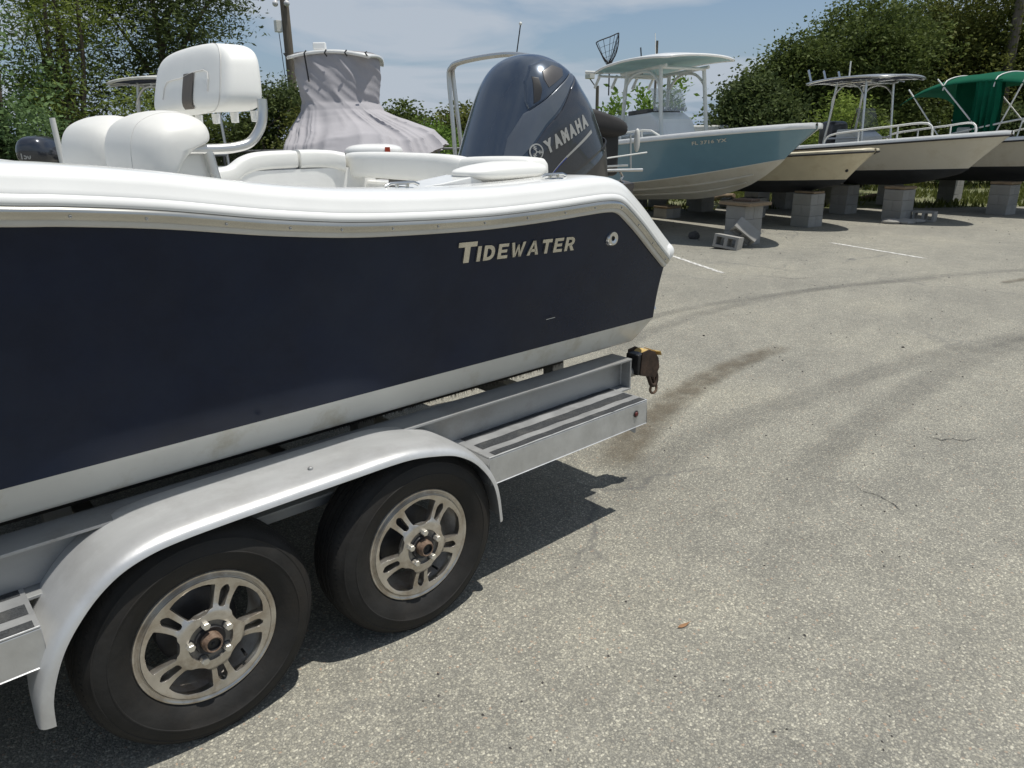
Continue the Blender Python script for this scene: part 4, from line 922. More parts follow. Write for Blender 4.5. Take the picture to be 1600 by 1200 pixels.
# ================================================================== BACKGROUND BOATS
HD = math.atan2(-.987, -.169)                                      # heading the stored boats' bows share
def hull(par, L, B, Bc, zs, zb, zc, rake, m_side, m_bot, m_trim, mb_split=0., cap=.045, n=26, blunt=.10, zcb=.55, trimw=.03, liner=True, trimdark=None):
    "stern at x=-L, bow tip at x=0, keel line z=0; starboard is -y"
    S_ = [1-(1-i/n)**1.9 for i in range(n+1)]
    def sheer(s): b = B*max(0, 1-max(0, (s-.40)/.60)**2.6)**(.5+blunt*.0+.08)*(.93+.07*min(1, s/.3)); return (-L+L*s, b, zs+(zb-zs)*s**1.6)
    def chine(s): c = Bc*max(0, 1-max(0, (s-.28)/.72)**2.0)**.85; return (-L+(L-rake*(1-zcb))*s, c, zc+(zb*zcb-zc)*max(0, (s-.35)/.65)**2.0)
    def keel(s): return (-L+(L-rake*.92)*s, 0, .22*zb*max(0, (s-.72)/.28)**2.2)
    for sg in (-1, 1):
        rows = []
        for s in S_:
            a, c = Vector(sheer(s)), Vector(chine(s)); row = []
            for k in range(9):
                t = k/8; p = a.lerp(c, t); p.y -= .05*math.sin(math.pi*t)*min(1, s*1.5)*(a.y-c.y+.1); row.append((p.x, sg*p.y, p.z))
            rows.append(row)
        MB().grid(rows).obj('topside', m_side, par, smooth=60)
        rows = []
        for s in S_:
            c, k_ = Vector(chine(s)), Vector(keel(s)); row = [(c.x, sg*c.y, c.z)]
            row.append((c.x, sg*max(0, c.y-.016*(1-s)), c.z-.012))
            for j in range(1, 7):
                t = j/6; p = Vector((c.x, max(0, c.y-.016*(1-s)), c.z-.014)).lerp(k_, t); p.z -= .05*math.sin(math.pi*t)*max(0, s-.5); row.append((p.x, sg*p.y, p.z))
            rows.append(row)
        MB().grid(rows).obj('bottom', m_bot, par, smooth=35)
        cs = MB(); rows = []
        for s in S_:
            a = Vector(sheer(s)); rows.append([(a.x, sg*(a.y+.012), a.z-.035), (a.x, sg*(a.y+.03), a.z-.02), (a.x, sg*(a.y+.03), a.z+cap*.5), (a.x, sg*(a.y+.012), a.z+cap), (a.x-(.10 if a.y < .3 else 0), sg*max(0, a.y-.16), a.z+cap+.012), (a.x-(.10 if a.y < .3 else 0), sg*max(0, a.y-.165), a.z+cap-.03)])
        cs.grid(rows).obj('gunwale', m_trim, par, smooth=40)
        if trimdark:
            MB().tube([(sheer(s)[0], sg*(sheer(s)[1]+.028), sheer(s)[2]-.032) for s in S_], .016, 6).obj('rub_rail', trimdark, par, smooth=60)
    # foredeck, transom and sole
    fd = [sheer(s) for s in S_ if s > .72]; MB().grid([[(x, -y*.93, z+cap*.8), (x, 0, z+cap*.9), (x, y*.93, z+cap*.8)] for x, y, z in fd]).obj('foredeck', m_trim, par)
    a, c, k_ = sheer(0), chine(0), keel(0)
    MB().add([(-L, -a[1], a[2]), (-L, -c[1], c[2]), (-L, 0, 0), (-L, c[1], c[2]), (-L, a[1], a[2])], [(0, 1, 2, 3, 4)]).obj('transom', m_side, par)
    MB().box((-L*.69, 0, zc+.16), (L*.46, 2*Bc*.70, .03)).obj('sole', m_trim, par)
    return sheer, chine, keel
def place_boat(name, label, bow, keel_z, pitch, group=None, hd=HD):
    b = G(*bow); M = Matrix.Translation((b.x, b.y, keel_z)) @ Matrix.Rotation(hd, 4, 'Z') @ Matrix.Rotation(-pitch, 4, 'Y')
    return thing(name, label, 'boat', M=M, group=group)
def rail(par, name, pts, r=.016, m=M_alutube, k=5): return MB().tube(smooth_path(pts, k) if k else pts, r, 8).obj(name, m, par, smooth=60)
def hardtop(par, cx, cz, lx, wy, m_top, m_under, th=.045, camber=.10, drop=.16, name='hard_top', n=16):
    top = []; und = []
    for i in range(n+1):
        u = -1+2*i/n; r1 = []; r2 = []
        for j in range(n+1):
            v = -1+2*j/n; q = (1-abs(v)**4*.10); qq = (1-.12*abs(u)**3); z = cz-drop*u*u*.28-camber*.35*v*v
            r1.append((cx+lx/2*u*q, wy/2*v*qq, z+th*(1-max(abs(u), abs(v))**6))); r2.append((cx+lx/2*u*q, wy/2*v*qq, z-.012))
        top.append(r1); und.append(r2)
    t = MB().grid(top).obj(name, m_top, par, smooth=60); MB().grid(und).obj('underside', m_under, t, smooth=60)
    edge = [(top[0][j]) for j in range(n+1)]+[top[i][n] for i in range(1, n+1)]+[top[n][j] for j in range(n-1, -1, -1)]+[top[i][0] for i in range(n-1, 0, -1)]
    MB().tube([(x, y, z-.004) for x, y, z in edge], .022, 8, closed=True).obj('rim', m_top, t, smooth=60); return t
def ttop_frame(par, cx, z0, z1, lx, wy, m, r=.026, flare_=.12):
    for sy in (-1, 1):
        for sx, k in ((-1, -.14), (1, .06)):
            rail(par, 'tower_leg', [(cx+sx*lx/2-.02+k*1.2, sy*(wy/2), z0), (cx+sx*lx/2+k*.2, sy*(wy/2-.02), (z0+z1)/2), (cx+sx*lx/2*1.02-k*.6, sy*(wy/2-.05), z1)], r, m)
            rail(par, 'tower_brace', [(cx+sx*lx*.48, sy*(wy/2-.03), z1-.55), (cx+sx*lx*.46, sy*(wy/2-.02), z1-.30), (cx+sx*lx*.25, sy*(wy/2-.03), z1-.10), (cx, sy*(wy/2-.05), z1-.05)], r*.75, m)
        MB().tube([(cx-lx*.55, sy*(wy/2-.02), (z0+z1)/2-.25), (cx+lx*.55, sy*(wy/2-.02), (z0+z1)/2-.25)], r*.8, 8).obj('side_bar', m, par, smooth=60)
        MB().tube([(cx-lx*.6, sy*(wy/2-.06), z1-.02), (cx+lx*.6, sy*(wy/2-.06), z1-.02)], r*.9, 8).obj('top_bar', m, par, smooth=60)
    for sx in (-1, 1): MB().tube([(cx+sx*lx/2*1.0, -wy/2+.05, z1-.04), (cx+sx*lx/2*1.0, wy/2-.05, z1-.04)], r*.8, 8).obj('cross_bar', m, par, smooth=60)
def wrap_text(par, txt, sheer, chine, s0, t0, size, m, ds=.0, sgn=-1, sx=1.0, L=6):
    v, f = text_mesh(txt, size, size*.03, .0, 0, 1.1, sx); mw = max(p[0] for p in v); out = []
    for a, b, c in v:
        s = s0+(a)/L; A, C = Vector(sheer(s)), Vector(chine(s)); t = t0-b/ max(.2, (A-C).length); p = A.lerp(C, t); p.y -= .05*math.sin(math.pi*t)*(A.y-C.y+.1); out.append((p.x, sgn*(p.y+.012), p.z))
    o = MB().add(out, f).obj('registration_number', m, par, fixn=False); return o

# --- steel blue bay boat on blocks
bb = place_boat('bay_boat', 'steel blue and cream bay boat with a light blue T-top, stored on concrete blocks', (11.2, 4.47), .72, .062)
L_ = 6.3; PT_ = .062
sh, ch, ke = hull(bb, L_, 1.20, .98, .98, 1.02, .30, 1.25, M_steelblue, M_offw, M_gel, blunt=.16, zcb=.58)
# lower the aft so the keel slopes: keel rises towards the bow
for sg in (-1,):
    for off in (.33, .62):
        pts = []
        for i in range(24):
            s = .02+i/23*.93; c, k_ = Vector(ch(s)), Vector(ke(s)); p = c.lerp(k_, off); pts.append((p.x, sg*p.y-.0, p.z-.022-.05*math.sin(math.pi*off)*max(0, s-.5)))
        MB().tube(pts, .016, 5).obj('strake', M_offw, bb, smooth=True)
wrap_text(bb, 'FL 3716 YX', sh, ch, .765, .24, .095, M_gelo, L=L_, sx=1.1)
cxb = -3.15; zt = 2.20
hardtop(bb, cxb-.05, 2.36, 2.05, 1.75, M_gel, M_icebl, camber=.12, drop=.22)
ttop_frame(bb, cxb, .55, 2.20, .95, 1.10, M_tube, .033)
cb = MB(); cb.prism([(-3.75, .35), (-2.62, .35), (-2.68, .95), (-2.86, 1.36), (-3.05, 1.49), (-3.70, 1.49)], 'y', -.42, .42); con = cb.obj('console', M_gel, bb, bevel=.05)
MB().prism([(-2.615, .45), (-2.600, .45), (-2.665, .93), (-2.83, 1.30), (-2.845, 1.30)], 'y', -.30, .30).obj('console_door', M_gel, con, bevel=.02)
MB().box((-3.4, 0, 1.52), (.5, .8, .07)).obj('dash', M_lowcowl, con, bevel=.01)
for k in range(5): MB().box((-3.02, -.32+k*.16, 1.54), (.04, .05, .06)).obj('instrument', M_lowcowl, con, bevel=.004)
ws = MB().grid([[(-2.98, -.40, 1.50), (-2.93, 0, 1.50), (-2.98, .40, 1.50)], [(-3.10, -.36, 1.88), (-3.06, 0, 1.88), (-3.10, .36, 1.88)]]).obj('windshield', M_clear, con); mds = ws.modifiers.new('s', 'SOLIDIFY'); mds.thickness = .006
lpb = MB(); lpb.prism([(-4.32, .35), (-3.95, .35), (-3.98, 1.26), (-4.28, 1.26)], 'y', -.45, .45); lpo = lpb.obj('leaning_post', M_gel, bb, bevel=.04)
MB().sell((-4.10, 0, 1.30), (.22, .50, .085), .4, .3, 32, 16).obj('seat', M_vinyl, bb, smooth=70)
MB().sell((-4.34, 0, 1.34), (.070, .50, .21), .4, .3, 32, 16).obj('backrest', M_vinyl, bb, smooth=70)
MB().box((-4.13, -.455, 1.04), (.26, .012, .055)).obj('handhold', M_dark, lpo)
for sg in (-1, 1):
    pts = []; 
    for i in range(12): 
        s = .36+i*.30/11; a = sh(s); pts.append((a[0], sg*(a[1]-.08), a[2]+.045+.11*min(1, min(i, 11-i)/1.2)))
    rail(bb, 'hand_rail', pts, .016, M_tube, 0)
    for k in (.43, .52, .60): a = sh(k); MB().tube([(a[0], sg*(a[1]-.08), a[2]+.03), (a[0], sg*(a[1]-.08), a[2]+.155)], .013, 6).obj('stanchion', M_tube, bb)
for sy in (-1, 1):
    for k in range(2): MB().tube([(-4.12-.0, sy*(.25+.4*k), 2.22), (-4.28, sy*(.25+.4*k), 2.02)], .026, 10).obj('rod_holder', M_tube, bb, smooth=60)
MB().tube([(-4.05, -.75, 2.19), (-4.10, .75, 2.19)], .02, 8).obj('rod_rack', M_tube, bb)
MB().tube([(-4.12, -.60, 2.26), (-4.38, -.78, 2.30)], .028, 10).obj('rod_holder', M_tube, bb, smooth=60)
MB().tube([(-3.9, .5, 2.2), (-3.95, .52, 2.95)], .007, 6).obj('antenna', M_tube, bb)
MB().tube([(-4.05, .3, 2.2), (-4.1, .3, 2.72)], .012, 6).obj('antenna', M_black, bb)
eb = MB().sell((-6.62, 0, 1.05), (.28, .22, .33), .6, .6, 28, 18).obj('outboard', M_gelo, bb, smooth=70)
MB().box((-6.60, 0, .35), (.2, .12, .8)).obj('outboard_leg', M_gelo, bb, bevel=.03)
# landing net standing in the T-top's rod holder
def bbw(x, y, z): return (bb.matrix_world @ Vector((x, y, z)))
netb = bbw(-4.30, -.30, 2.10); net = thing('landing_net', 'black landing net standing upright above the light blue T-top', 'net', tuple(netb))
rr_ = Rh; ff = Fh
def NP(r, z, d=0.): return tuple(rr_*r+ff*d+Vector((0, 0, z)))
hoop = [NP(0, .34), NP(-.13, .48), NP(-.235, .66), NP(-.23, .72), NP(0, .80), NP(.14, .855), NP(.155, .83), NP(.15, .66), NP(.10, .48), NP(0, .34)]
MB().tube([NP(.0, -.2), NP(0, .34)], .012, 8).obj('handle', M_net, net)
MB().tube(smooth_path(hoop, 3), .011, 6).obj('hoop', M_net, net, smooth=True)
nb = MB(); H_ = smooth_path(hoop, 2)
for i in range(1, len(H_)-1):
    a = H_[i]; tip = Vector(NP(.02, .36, .30)); nb.tube([tuple(a), tuple(a.lerp(tip, .5)+Vector((0, 0, -.05))), tuple(tip)], .0045, 4)
for t in (.2, .4, .6, .8):
    nb.tube([tuple(Vector(h).lerp(Vector(NP(.02, .36, .30)), t)+Vector((0, 0, -.05*math.sin(math.pi*t)))) for h in H_[1:-1]], .003, 4, closed=True)
nb.obj('mesh_bag', M_net, net)

# --- cream skiff
cs_ = place_boat('skiff', 'cream fibreglass skiff without a top, its bow just right of the steel blue bow', (13.1, 6.22), .60, .025)
sh, ch, ke = hull(cs_, 5.4, 1.05, .92, .62, .76, .24, .75, M_cream, M_anti, M_cream, blunt=.10, zcb=.35, cap=.02, trimdark=M_blackc)
MB().lathe([(0, -.01), (.02, -.012), (.028, -.004), (.028, .01)], (0, 0, 0), 'y', 14).obj('bow_eye', M_hub, cs_).location = (-.42, -.12, .42)
MB().tube([(-1.9, -.80, .70), (-1.9, -.80, 1.02)], .02, 8).obj('post', M_alutube, cs_)
# --- white centre console with navy T-top
wb_ = place_boat('console_boat', 'white centre console boat with navy T-top and bow rails, dark below the waterline', (13.62, 8.82), .66, .02)
sh, ch, ke = hull(wb_, 6.0, 1.12, 1.0, .70, .93, .30, 1.0, M_offw, M_anti, M_gel, blunt=.12, zcb=.36, trimdark=M_blackc)
wrap_text(wb_, 'FL 77 1 PW', sh, ch, .60, .42, .12, M_black, L=6.0, sx=1.0)
hardtop(wb_, -2.95, 2.10, 1.9, 1.55, M_alutube, M_navyc, th=.02, camber=.10, drop=.18)
for k in range(5): MB().tube([(-3.75+k*.40, -.72, 1.99), (-3.75+k*.40, 0, 2.06), (-3.75+k*.40, .72, 1.99)], .014, 6).obj('roof_bow', M_alutube, wb_)
ttop_frame(wb_, -2.95, .35, 2.0, .75, 1.0, M_alutube, .024)
MB().prism([(-3.3, .3), (-2.5, .3), (-2.62, .95), (-2.85, 1.10), (-3.25, 1.10)], 'y', -.33, .33).obj('console', M_gelo, wb_, bevel=.03)
MB().prism([(-2.70, 1.04), (-2.69, 1.04), (-2.86, 1.50), (-2.87, 1.50)], 'y', -.33, .33).obj('windshield', M_glass, wb_, bevel=.002)
MB().sell((-3.55, 0, 1.0), (.18, .30, .28), .4, .4, 24, 14).obj('seat', M_lowcowl, wb_, smooth=70)
for k in range(3): MB().tube([(-3.85, -.5+k*.5, 2.08), (-3.93, -.5+k*.5, 2.30)], .024, 8).obj('rod_holder', M_ss, wb_)
MB().tube([(-3.45, .2, 2.1), (-3.45, .2, 2.45)], .014, 6).obj('antenna', M_tube, wb_)
for sg in (-1, 1):
    pts = [sh(.50), sh(.52), sh(.62), sh(.72), sh(.82), sh(.835)]; zz = [.03, .20, .25, .27, .27, .03]
    rail(wb_, 'bow_rail', [(p[0], sg*(p[1]-.07), p[2]+z) for p, z in zip(pts, zz)], .019, M_tube, 4)
    for k in (.62, .74): a = sh(k); MB().tube([(a[0], sg*(a[1]-.07), a[2]+.03), (a[0], sg*(a[1]-.07), a[2]+.26)], .015, 6).obj('stanchion', M_tube, wb_)
MB().sell((-6.2, 0, .85), (.25, .19, .30), .6, .6, 24, 14).obj('outboard', M_black, wb_, smooth=70)
# --- boat with green bimini at the right edge
gb_ = place_boat('bimini_boat', 'white boat under a green canvas bimini with hanging side curtain, at the right edge', (14.0, 11.9), .66, .02)
sh, ch, ke = hull(gb_, 6.4, 1.2, 1.05, .72, .96, .32, 1.0, M_offw, M_anti, M_gel, blunt=.12, zcb=.36, trimdark=M_blackc)
cx = -3.05; rows = []
for i in range(19):
    u = -1+2*i/18; row = []
    for j in range(17):
        v = -1+2*j/16; row.append((cx+1.45*u, 1.10*v, 2.17-.30*abs(u)**2.4*(1.2 if u < 0 else .8)-.20*abs(v)**3.2+.012*math.sin(u*14)*(1-v*v)))
    rows.append(row)
cv = MB().grid(rows).obj('canopy', M_green, gb_, smooth=70); md = cv.modifiers.new('s', 'SOLIDIFY'); md.thickness = .012
rows = []
for i in range(25):
    u = i/24; x = cx+.10+.50*u; rows.append([(x+.01*math.sin(i*1.5+j), -1.08+.045*math.sin(i*1.15)*(.3+j/8), lerp(1.98, .98, j/8)) for j in range(9)])
MB().grid(rows).obj('side_curtain', M_green, gb_, smooth=70)
rows = [[(cx-.75+1.0*i/12, -.2+.03*math.sin(i*2), lerp(2.1, .98, j/6)) for j in range(7)] for i in range(13) ]
MB().grid(rows).obj('inner_curtain', M_green, gb_, smooth=70)
for sg in (-1, 1):
    for x0, x1, zt_ in ((-2.6, -3.75, 2.08), (-2.5, -2.0, 2.10), (-3.5, -4.35, 1.92)):
        MB().tube([(x0, sg*1.05, .85), (x1, sg*1.07, zt_)], .015, 8).obj('bimini_strut', M_tube, gb_, smooth=60)
for x in (cx-.55, cx+.45, cx+1.2): rail(gb_, 'bimini_bow', [(x, -1.09, 1.85), (x, -.98, 2.04), (x, -.5, 2.14), (x, 0, 2.15), (x, .5, 2.14), (x, .98, 2.04), (x, 1.09, 1.85)], .013, M_tube, 3)
for sg in (-1, 1):
    pts = [sh(.45), sh(.47), sh(.60), sh(.75), sh(.90), sh(.97)]; zz = [.03, .16, .30, .42, .50, .50]
    rail(gb_, 'bow_rail', [(p[0], sg*(p[1]-.07), p[2]+z) for p, z in zip(pts, zz)], .018, M_tube, 4)
    for k in (.56, .68, .80, .9): a = sh(k); MB().tube([(a[0], sg*(a[1]-.07), a[2]+.03), (a[0]+.06, sg*(a[1]-.07), a[2]+interp(k, [(.47, .16), (.6, .3), (.75, .42), (.9, .5)]))], .014, 6).obj('stanchion', M_tube, gb_)
MB().prism([(-3.6, .3), (-2.9, .3), (-3.0, .95), (-3.2, 1.12), (-3.6, 1.12)], 'y', -.35, .35).obj('console', M_gelo, gb_, bevel=.03)

# ---------------------------------------------------------------- concrete blocks
def block_mesh():
    m = MB(); X, Y, Z = .195, .097, .097; xs = [-X, -X+.042, -.026, .026, X-.042, X]; ys = [-Y, -Y+.038, Y-.038, Y]; solid = lambda i, j: not (j == 1 and i in (1, 3))
    V = {}; 
    def vid(i, j, k):
        if (i, j, k) not in V: V[(i, j, k)] = len(m.v); m.v.append((xs[i], ys[j], Z if k else -Z))
        return V[(i, j, k)]
    for i in range(5):
        for j in range(3):
            if not solid(i, j): continue
            m.f.append((vid(i, j, 1), vid(i+1, j, 1), vid(i+1, j+1, 1), vid(i, j+1, 1))); m.f.append((vid(i, j, 0), vid(i, j+1, 0), vid(i+1, j+1, 0), vid(i+1, j, 0)))
            for (di, dj, e) in ((-1, 0, ((i, j), (i, j+1))), (1, 0, ((i+1, j+1), (i+1, j))), (0, -1, ((i+1, j), (i, j))), (0, 1, ((i, j+1), (i+1, j+1)))):
                ni, nj = i+di, j+dj
                if 0 <= ni < 5 and 0 <= nj < 3 and solid(ni, nj): continue
                (a, b), (c, d) = e; m.f.append((vid(a, b, 1), vid(a, b, 0), vid(c, d, 0), vid(c, d, 1)))
    return m
BLK = block_mesh().obj('concrete_block', M_conc, bevel=.004); blk_used = [False]
def add_block(loc, rot=(0, 0, 0), label='', group='concrete blocks under the stored boats'):
    if not blk_used[0]: o = BLK; blk_used[0] = True
    else: o = BLK.copy(); COL.objects.link(o)
    o.location = loc; o.rotation_euler = rot; return tag(o, label, 'block', group)
CN = ['bottom', 'second', 'third', 'fourth']
def stack(d, r, n, where, rot=0., extra=0):
    p = G(d, r)
    for k in range(n):
        a = HD+rot+(math.pi/2 if k % 2 else 0)+random.uniform(-.03, .03); nm = 'top' if k == n-1 else CN[k]
        for s_, w in ((-1, 'first'), (1, 'second')):
            off = Vector((-math.sin(a), math.cos(a), 0))*s_*.0985; right = (off.dot(Rh)) > 0
            if abs(off.dot(Rh)) > abs(off.dot(Fh)): side = 'right-hand' if off.dot(Rh) > 0 else 'left-hand'
            else: side = 'rear' if off.dot(Fh) > 0 else 'front'
            add_block((p.x+off.x, p.y+off.y, .098+k*.197), (0, 0, a), f'{side} {nm}-course concrete block of the stack {where}')
    return p
def wood(d, r, z, size, where, rot=0.):
    p = G(d, r, z); o = MB().box((0, 0, 0), size).obj('timber_pad', M_wood, bevel=.006); o.location = p; o.rotation_euler = (0, 0, HD+rot); return tag(o, f'weathered timber pad on the block stack {where}', 'timber', 'timber pads between blocks and hulls')
stack(11.78, 3.66, 3, 'under the steel blue bow'); wood(11.78, 3.66, .625, (.62, .50, .05), 'under the steel blue bow'); 
o = MB().box((0, 0, 0), (.34, .24, .035)).obj('timber_pad', M_rust, bevel=.006); o.location = G(11.8, 3.68, .670); o.rotation_euler = (0, 0, HD+.1); tag(o, 'rusty orange pad between plank and the steel blue keel', 'pad')
stack(15.75, 3.28, 1, 'under the steel blue stern'); wood(15.75, 3.28, .22, (.4, .4, .04), 'under the steel blue stern')
stack(16.3, 2.2, 2, 'under the far side of the steel blue stern')
stack(13.95, 5.50, 3, 'under the cream bow'); wood(13.95, 5.50, .615, (.42, .3, .035), 'under the cream bow')
stack(17.0, 4.3, 2, 'under the cream stern, near side'); stack(17.2, 5.6, 2, 'under the cream stern, far side'); stack(15.6, 5.0, 2, 'under the middle of the cream hull')
stack(14.65, 7.52, 3, 'under the white bow'); wood(14.65, 7.52, .625, (.42, .4, .05), 'under the white bow')
stack(17.4, 6.3, 3, 'under the white stern, near side'); stack(18.0, 7.6, 3, 'under the white stern, far side'); stack(16.1, 7.1, 3, 'under the middle of the white hull')
stack(15.55, 10.12, 3, 'under the bow of the green canopy boat'); wood(15.55, 10.12, .625, (.42, .4, .05), 'under the bow of the green canopy boat')
stack(18.0, 9.0, 3, 'under the green canopy stern, near side'); stack(18.3, 10.6, 3, 'under the green canopy stern, far side')
# loose blocks by the first stack, by the white bow, and a row at the grass edge
p = G(11.22, 3.28); add_block((p.x, p.y, .105), (math.radians(84), math.radians(6), math.atan2(Fh.y, Fh.x)-math.pi/2-.7), 'loose concrete block on its side, two holes facing out, in front of the first stack', 'loose blocks')
p = G(11.38, 3.58); add_block((p.x, p.y, .235), (math.radians(-35), math.radians(38), HD+.75), 'concrete block leaning on the stack under the steel blue bow', 'loose blocks')
p = G(14.45, 7.96); add_block((p.x, p.y, .098), (math.pi/2, 0, HD+.2), 'single loose block beside the stack under the white bow', 'loose blocks')
for k, (d, r) in enumerate(((17.35, 2.45), (17.3, 2.95), (17.45, 3.4), (17.5, 4.3), (18.2, 5.2), (18.4, 6.9))):
    p = G(d, r); add_block((p.x, p.y, .17 if k < 4 else .08), (math.pi/2 if k % 2 else 0, 0, random.uniform(0, 3)), f"{('leftmost', 'second', 'third', 'fourth', 'fifth', 'rightmost')[k]} concrete block from the left along the grass edge behind the boats", 'blocks along the grass edge')
# flat rubble under the white bow, rock under the blue boat, debris in the grass
def rock(c, r, lab, m=M_conc, name='rock', group=None, sq=.6):
    mb = MB().sphere((0, 0, 0), (r, r*.8, r*sq), 10, 7); mb.v = [tuple(Vector(v)*(1+.28*noise.noise(Vector(v)*(3/r)+Vector(c)))) for v in mb.v]
    o = mb.obj(name, m, smooth=30); o.location = c; o.rotation_euler = (0, 0, random.uniform(0, 6)); return tag(o, lab, 'rock', group)
M_rock = mat('dark_rock', (.07, .065, .06), .95, var=.3, bump=2)
p = G(12.4, 3.05); rock((p.x, p.y, .05), .11, 'dark rock on the asphalt in the shade of the steel blue hull', M_rock, sq=.7)
for k, (d, r, s_, w) in enumerate(((14.2, 7.2, .20, 'left end'), (14.15, 7.45, .22, 'middle'), (14.25, 7.72, .16, 'right end'))):
    p = G(d, r); rock((p.x, p.y, .03), s_, f'flat chunk of broken concrete at the {w} of the rubble below the white bow', M_conc, 'rubble', 'rubble below the white bow', .28)
for k, (d, r, l, a) in enumerate(((18.8, 4.9, .9, .4), (19.2, 5.4, .7, 1.4), (19.0, 7.2, .8, .9), (19.6, 8.2, .9, .2), (19.4, 9.3, .6, 2.0))):
    p = G(d, r); mb = MB().tube([(-l/2, 0, 0), (0, .03, .02), (l/2, -.02, 0)], [.07, .08, .06], 9); o = mb.obj('log', M_wood, smooth=50); o.location = (p.x, p.y, .05+.06*(k % 2)); o.rotation_euler = (0, .15*(k % 3), a); tag(o, f"{('leftmost', 'second', 'middle', 'fourth', 'rightmost')[k]} pale cut log from the left in the grass behind the boat stacks", 'log', 'cut logs in the grass')
for nm, c, s_, lab in (('pebble', (5.36, 3.52), .010, 'dark speck of gravel near the navy stern'), ('pebble', (6.18, 2.19), .012, 'small dark stone out on the open asphalt')): rock((c[0], c[1], s_*.4), s_, lab, M_rock, nm)

# ---------------------------------------------------------------- poles, fence
def pole(name, lab, d, r, h, rad, lean=(0, 0)):
    p = G(d, r); t = thing(name, lab, 'pole', tuple(p)); MB().tube([(0, 0, -.1), (lean[0]*.5, lean[1]*.5, h*.5), (lean[0], lean[1], h)], [rad, rad*.93, rad*.85], 14).obj('shaft', M_pole, t, smooth=60); return t
up_ = pole('utility_pole', 'weathered wooden utility pole with two round white cameras near its top', 24.5, -6.62, 5.95, .145)
for s_ in (-1, 1):
    q = Rh*(.17*s_-.05)-Fh*.18; c_ = MB().sphere((q.x, q.y, 5.45), .085, 14, 10).obj('camera_dome', M_camw, up_, smooth=True); MB().tube([(0, 0, 5.62), (q.x, q.y, 5.52)], .02, 6).obj('bracket', M_camw, c_)
q = -Rh*.22-Fh*.1; MB().box((q.x, q.y, 4.85), (.2, .16, .32)).obj('junction_box', M_gelo, up_, bevel=.01); MB().tube([(q.x, q.y, 4.7), (q.x*.8, q.y*.8, 3.5), (q.x*.75, q.y*.75, 1.0)], .012, 5).obj('cable', M_black, up_)
pole('light_pole', 'small distant pole with a lamp head right of the engine', 36, 4.05, 3.75, .085); 
lp_ = [o for o in bpy.data.objects if o.name == 'light_pole'][0]; q = -Rh*.35; MB().tube([(0, 0, 3.6), (q.x, q.y, 4.05)], .03, 6).obj('arm', M_fencem, lp_); MB().box((q.x, q.y, 4.15), (.35, .3, .22)).obj('lamp_head', M_gelo, lp_, bevel=.03)
p4 = pole('utility_pole', 'dark utility pole standing among the trees at the upper right', 27, 16.9, 8.6, .17)
q = -Rh*.45; MB().tube([(-.0, 0, 6.5), (q.x, q.y, 6.62)], .03, 6).obj('crossarm', M_pole, p4); MB().sphere((q.x, q.y, 6.55), .11, 12, 8).obj('insulator', M_camw, p4, smooth=True)
pole('fence_post', 'thin dark post standing behind the steel blue T-top', 27, 5.0, 4.6, .045)
# chain-link fence behind the left boats
fz_ = thing('chain_link_fence', 'galvanised fence line behind the boats at the left', 'fence')
for k in range(12):
    r = -13+k*1.15; p = G(16.6, r); MB().tube([(p.x, p.y, 0), (p.x, p.y, 1.42)], .028, 8).obj('post', M_fencem, fz_, smooth=60)
a, b = G(16.6, -13, 1.42), G(16.6, -13+11*1.15, 1.42)
MB().tube([a, b], .025, 8).obj('top_rail', M_fencem, fz_, smooth=60)
wm = MB()
for k in range(210):
    u = k/210
    for sg in (1, -1):
        r0 = -13+u*12.65; r1 = r0+sg*1.35
        if not -13 <= r1 <= -.35: continue
        wm.tube([G(16.6, r0, .05), G(16.6, r1, 1.40)], .0022, 3, cap=False)
tag(wm.obj('wire_mesh', M_fencem, fz_, fixn=False), kind='stuff')

# ---------------------------------------------------------------- boats on the left
# grey shrink-draped boat with hardtop
cvb = thing('covered_boat', 'boat draped from its hard top down in a wrinkled grey fabric cover', 'boat', tuple(G(14.0, -2.95)), math.atan2(Fh.y, Fh.x))
# local x = away from the viewpoint, local y = left
def L2(d, l, z): return (d, l, z)
rows = []; NTH = 300
LV = [(3.02, .68, .76, .0), (2.93, .70, .79, .0), (2.72, .685, .82, .0), (2.45, .655, .86, .0), (2.24, .62, .90, -.0), (2.10, .65, .96, -.02), (1.98, .74, 1.04, -.04), (1.84, .88, 1.17, -.08), (1.70, .98, 1.36, -.16), (1.56, 1.08, 1.58, -.22), (1.30, 1.16, 1.75, -.27)]
for li, (z, ry, rx, oy) in enumerate(LV):
    row = []; f_ = li/(len(LV)-1)
    for k in range(NTH):
        a = 2*math.pi*k/NTH; ca = math.cos(a); sa = math.sin(a)
        yy = ry*math.copysign(abs(sa)**.62, sa); xx = rx*math.copysign(abs(ca)**.62, ca)
        wr = .010*math.sin(a*5+z*3); wr *= .5+f_*1.6 if li > 0 else .2
        zz = z
        if f_ > .45:
            right = max(0, -sa); zz += (f_-.45)*(.50*right*max(0, 1-abs(ca)) ); yy -= (f_-.45)*.75*right
            front = max(0, -ca)**2*math.exp(-((sa+.25)/.35)**2); zz += (f_-.45)*.42*front
        row.append((xx*(1+wr), yy*(1+wr)+oy, zz))
    rows.append(row)
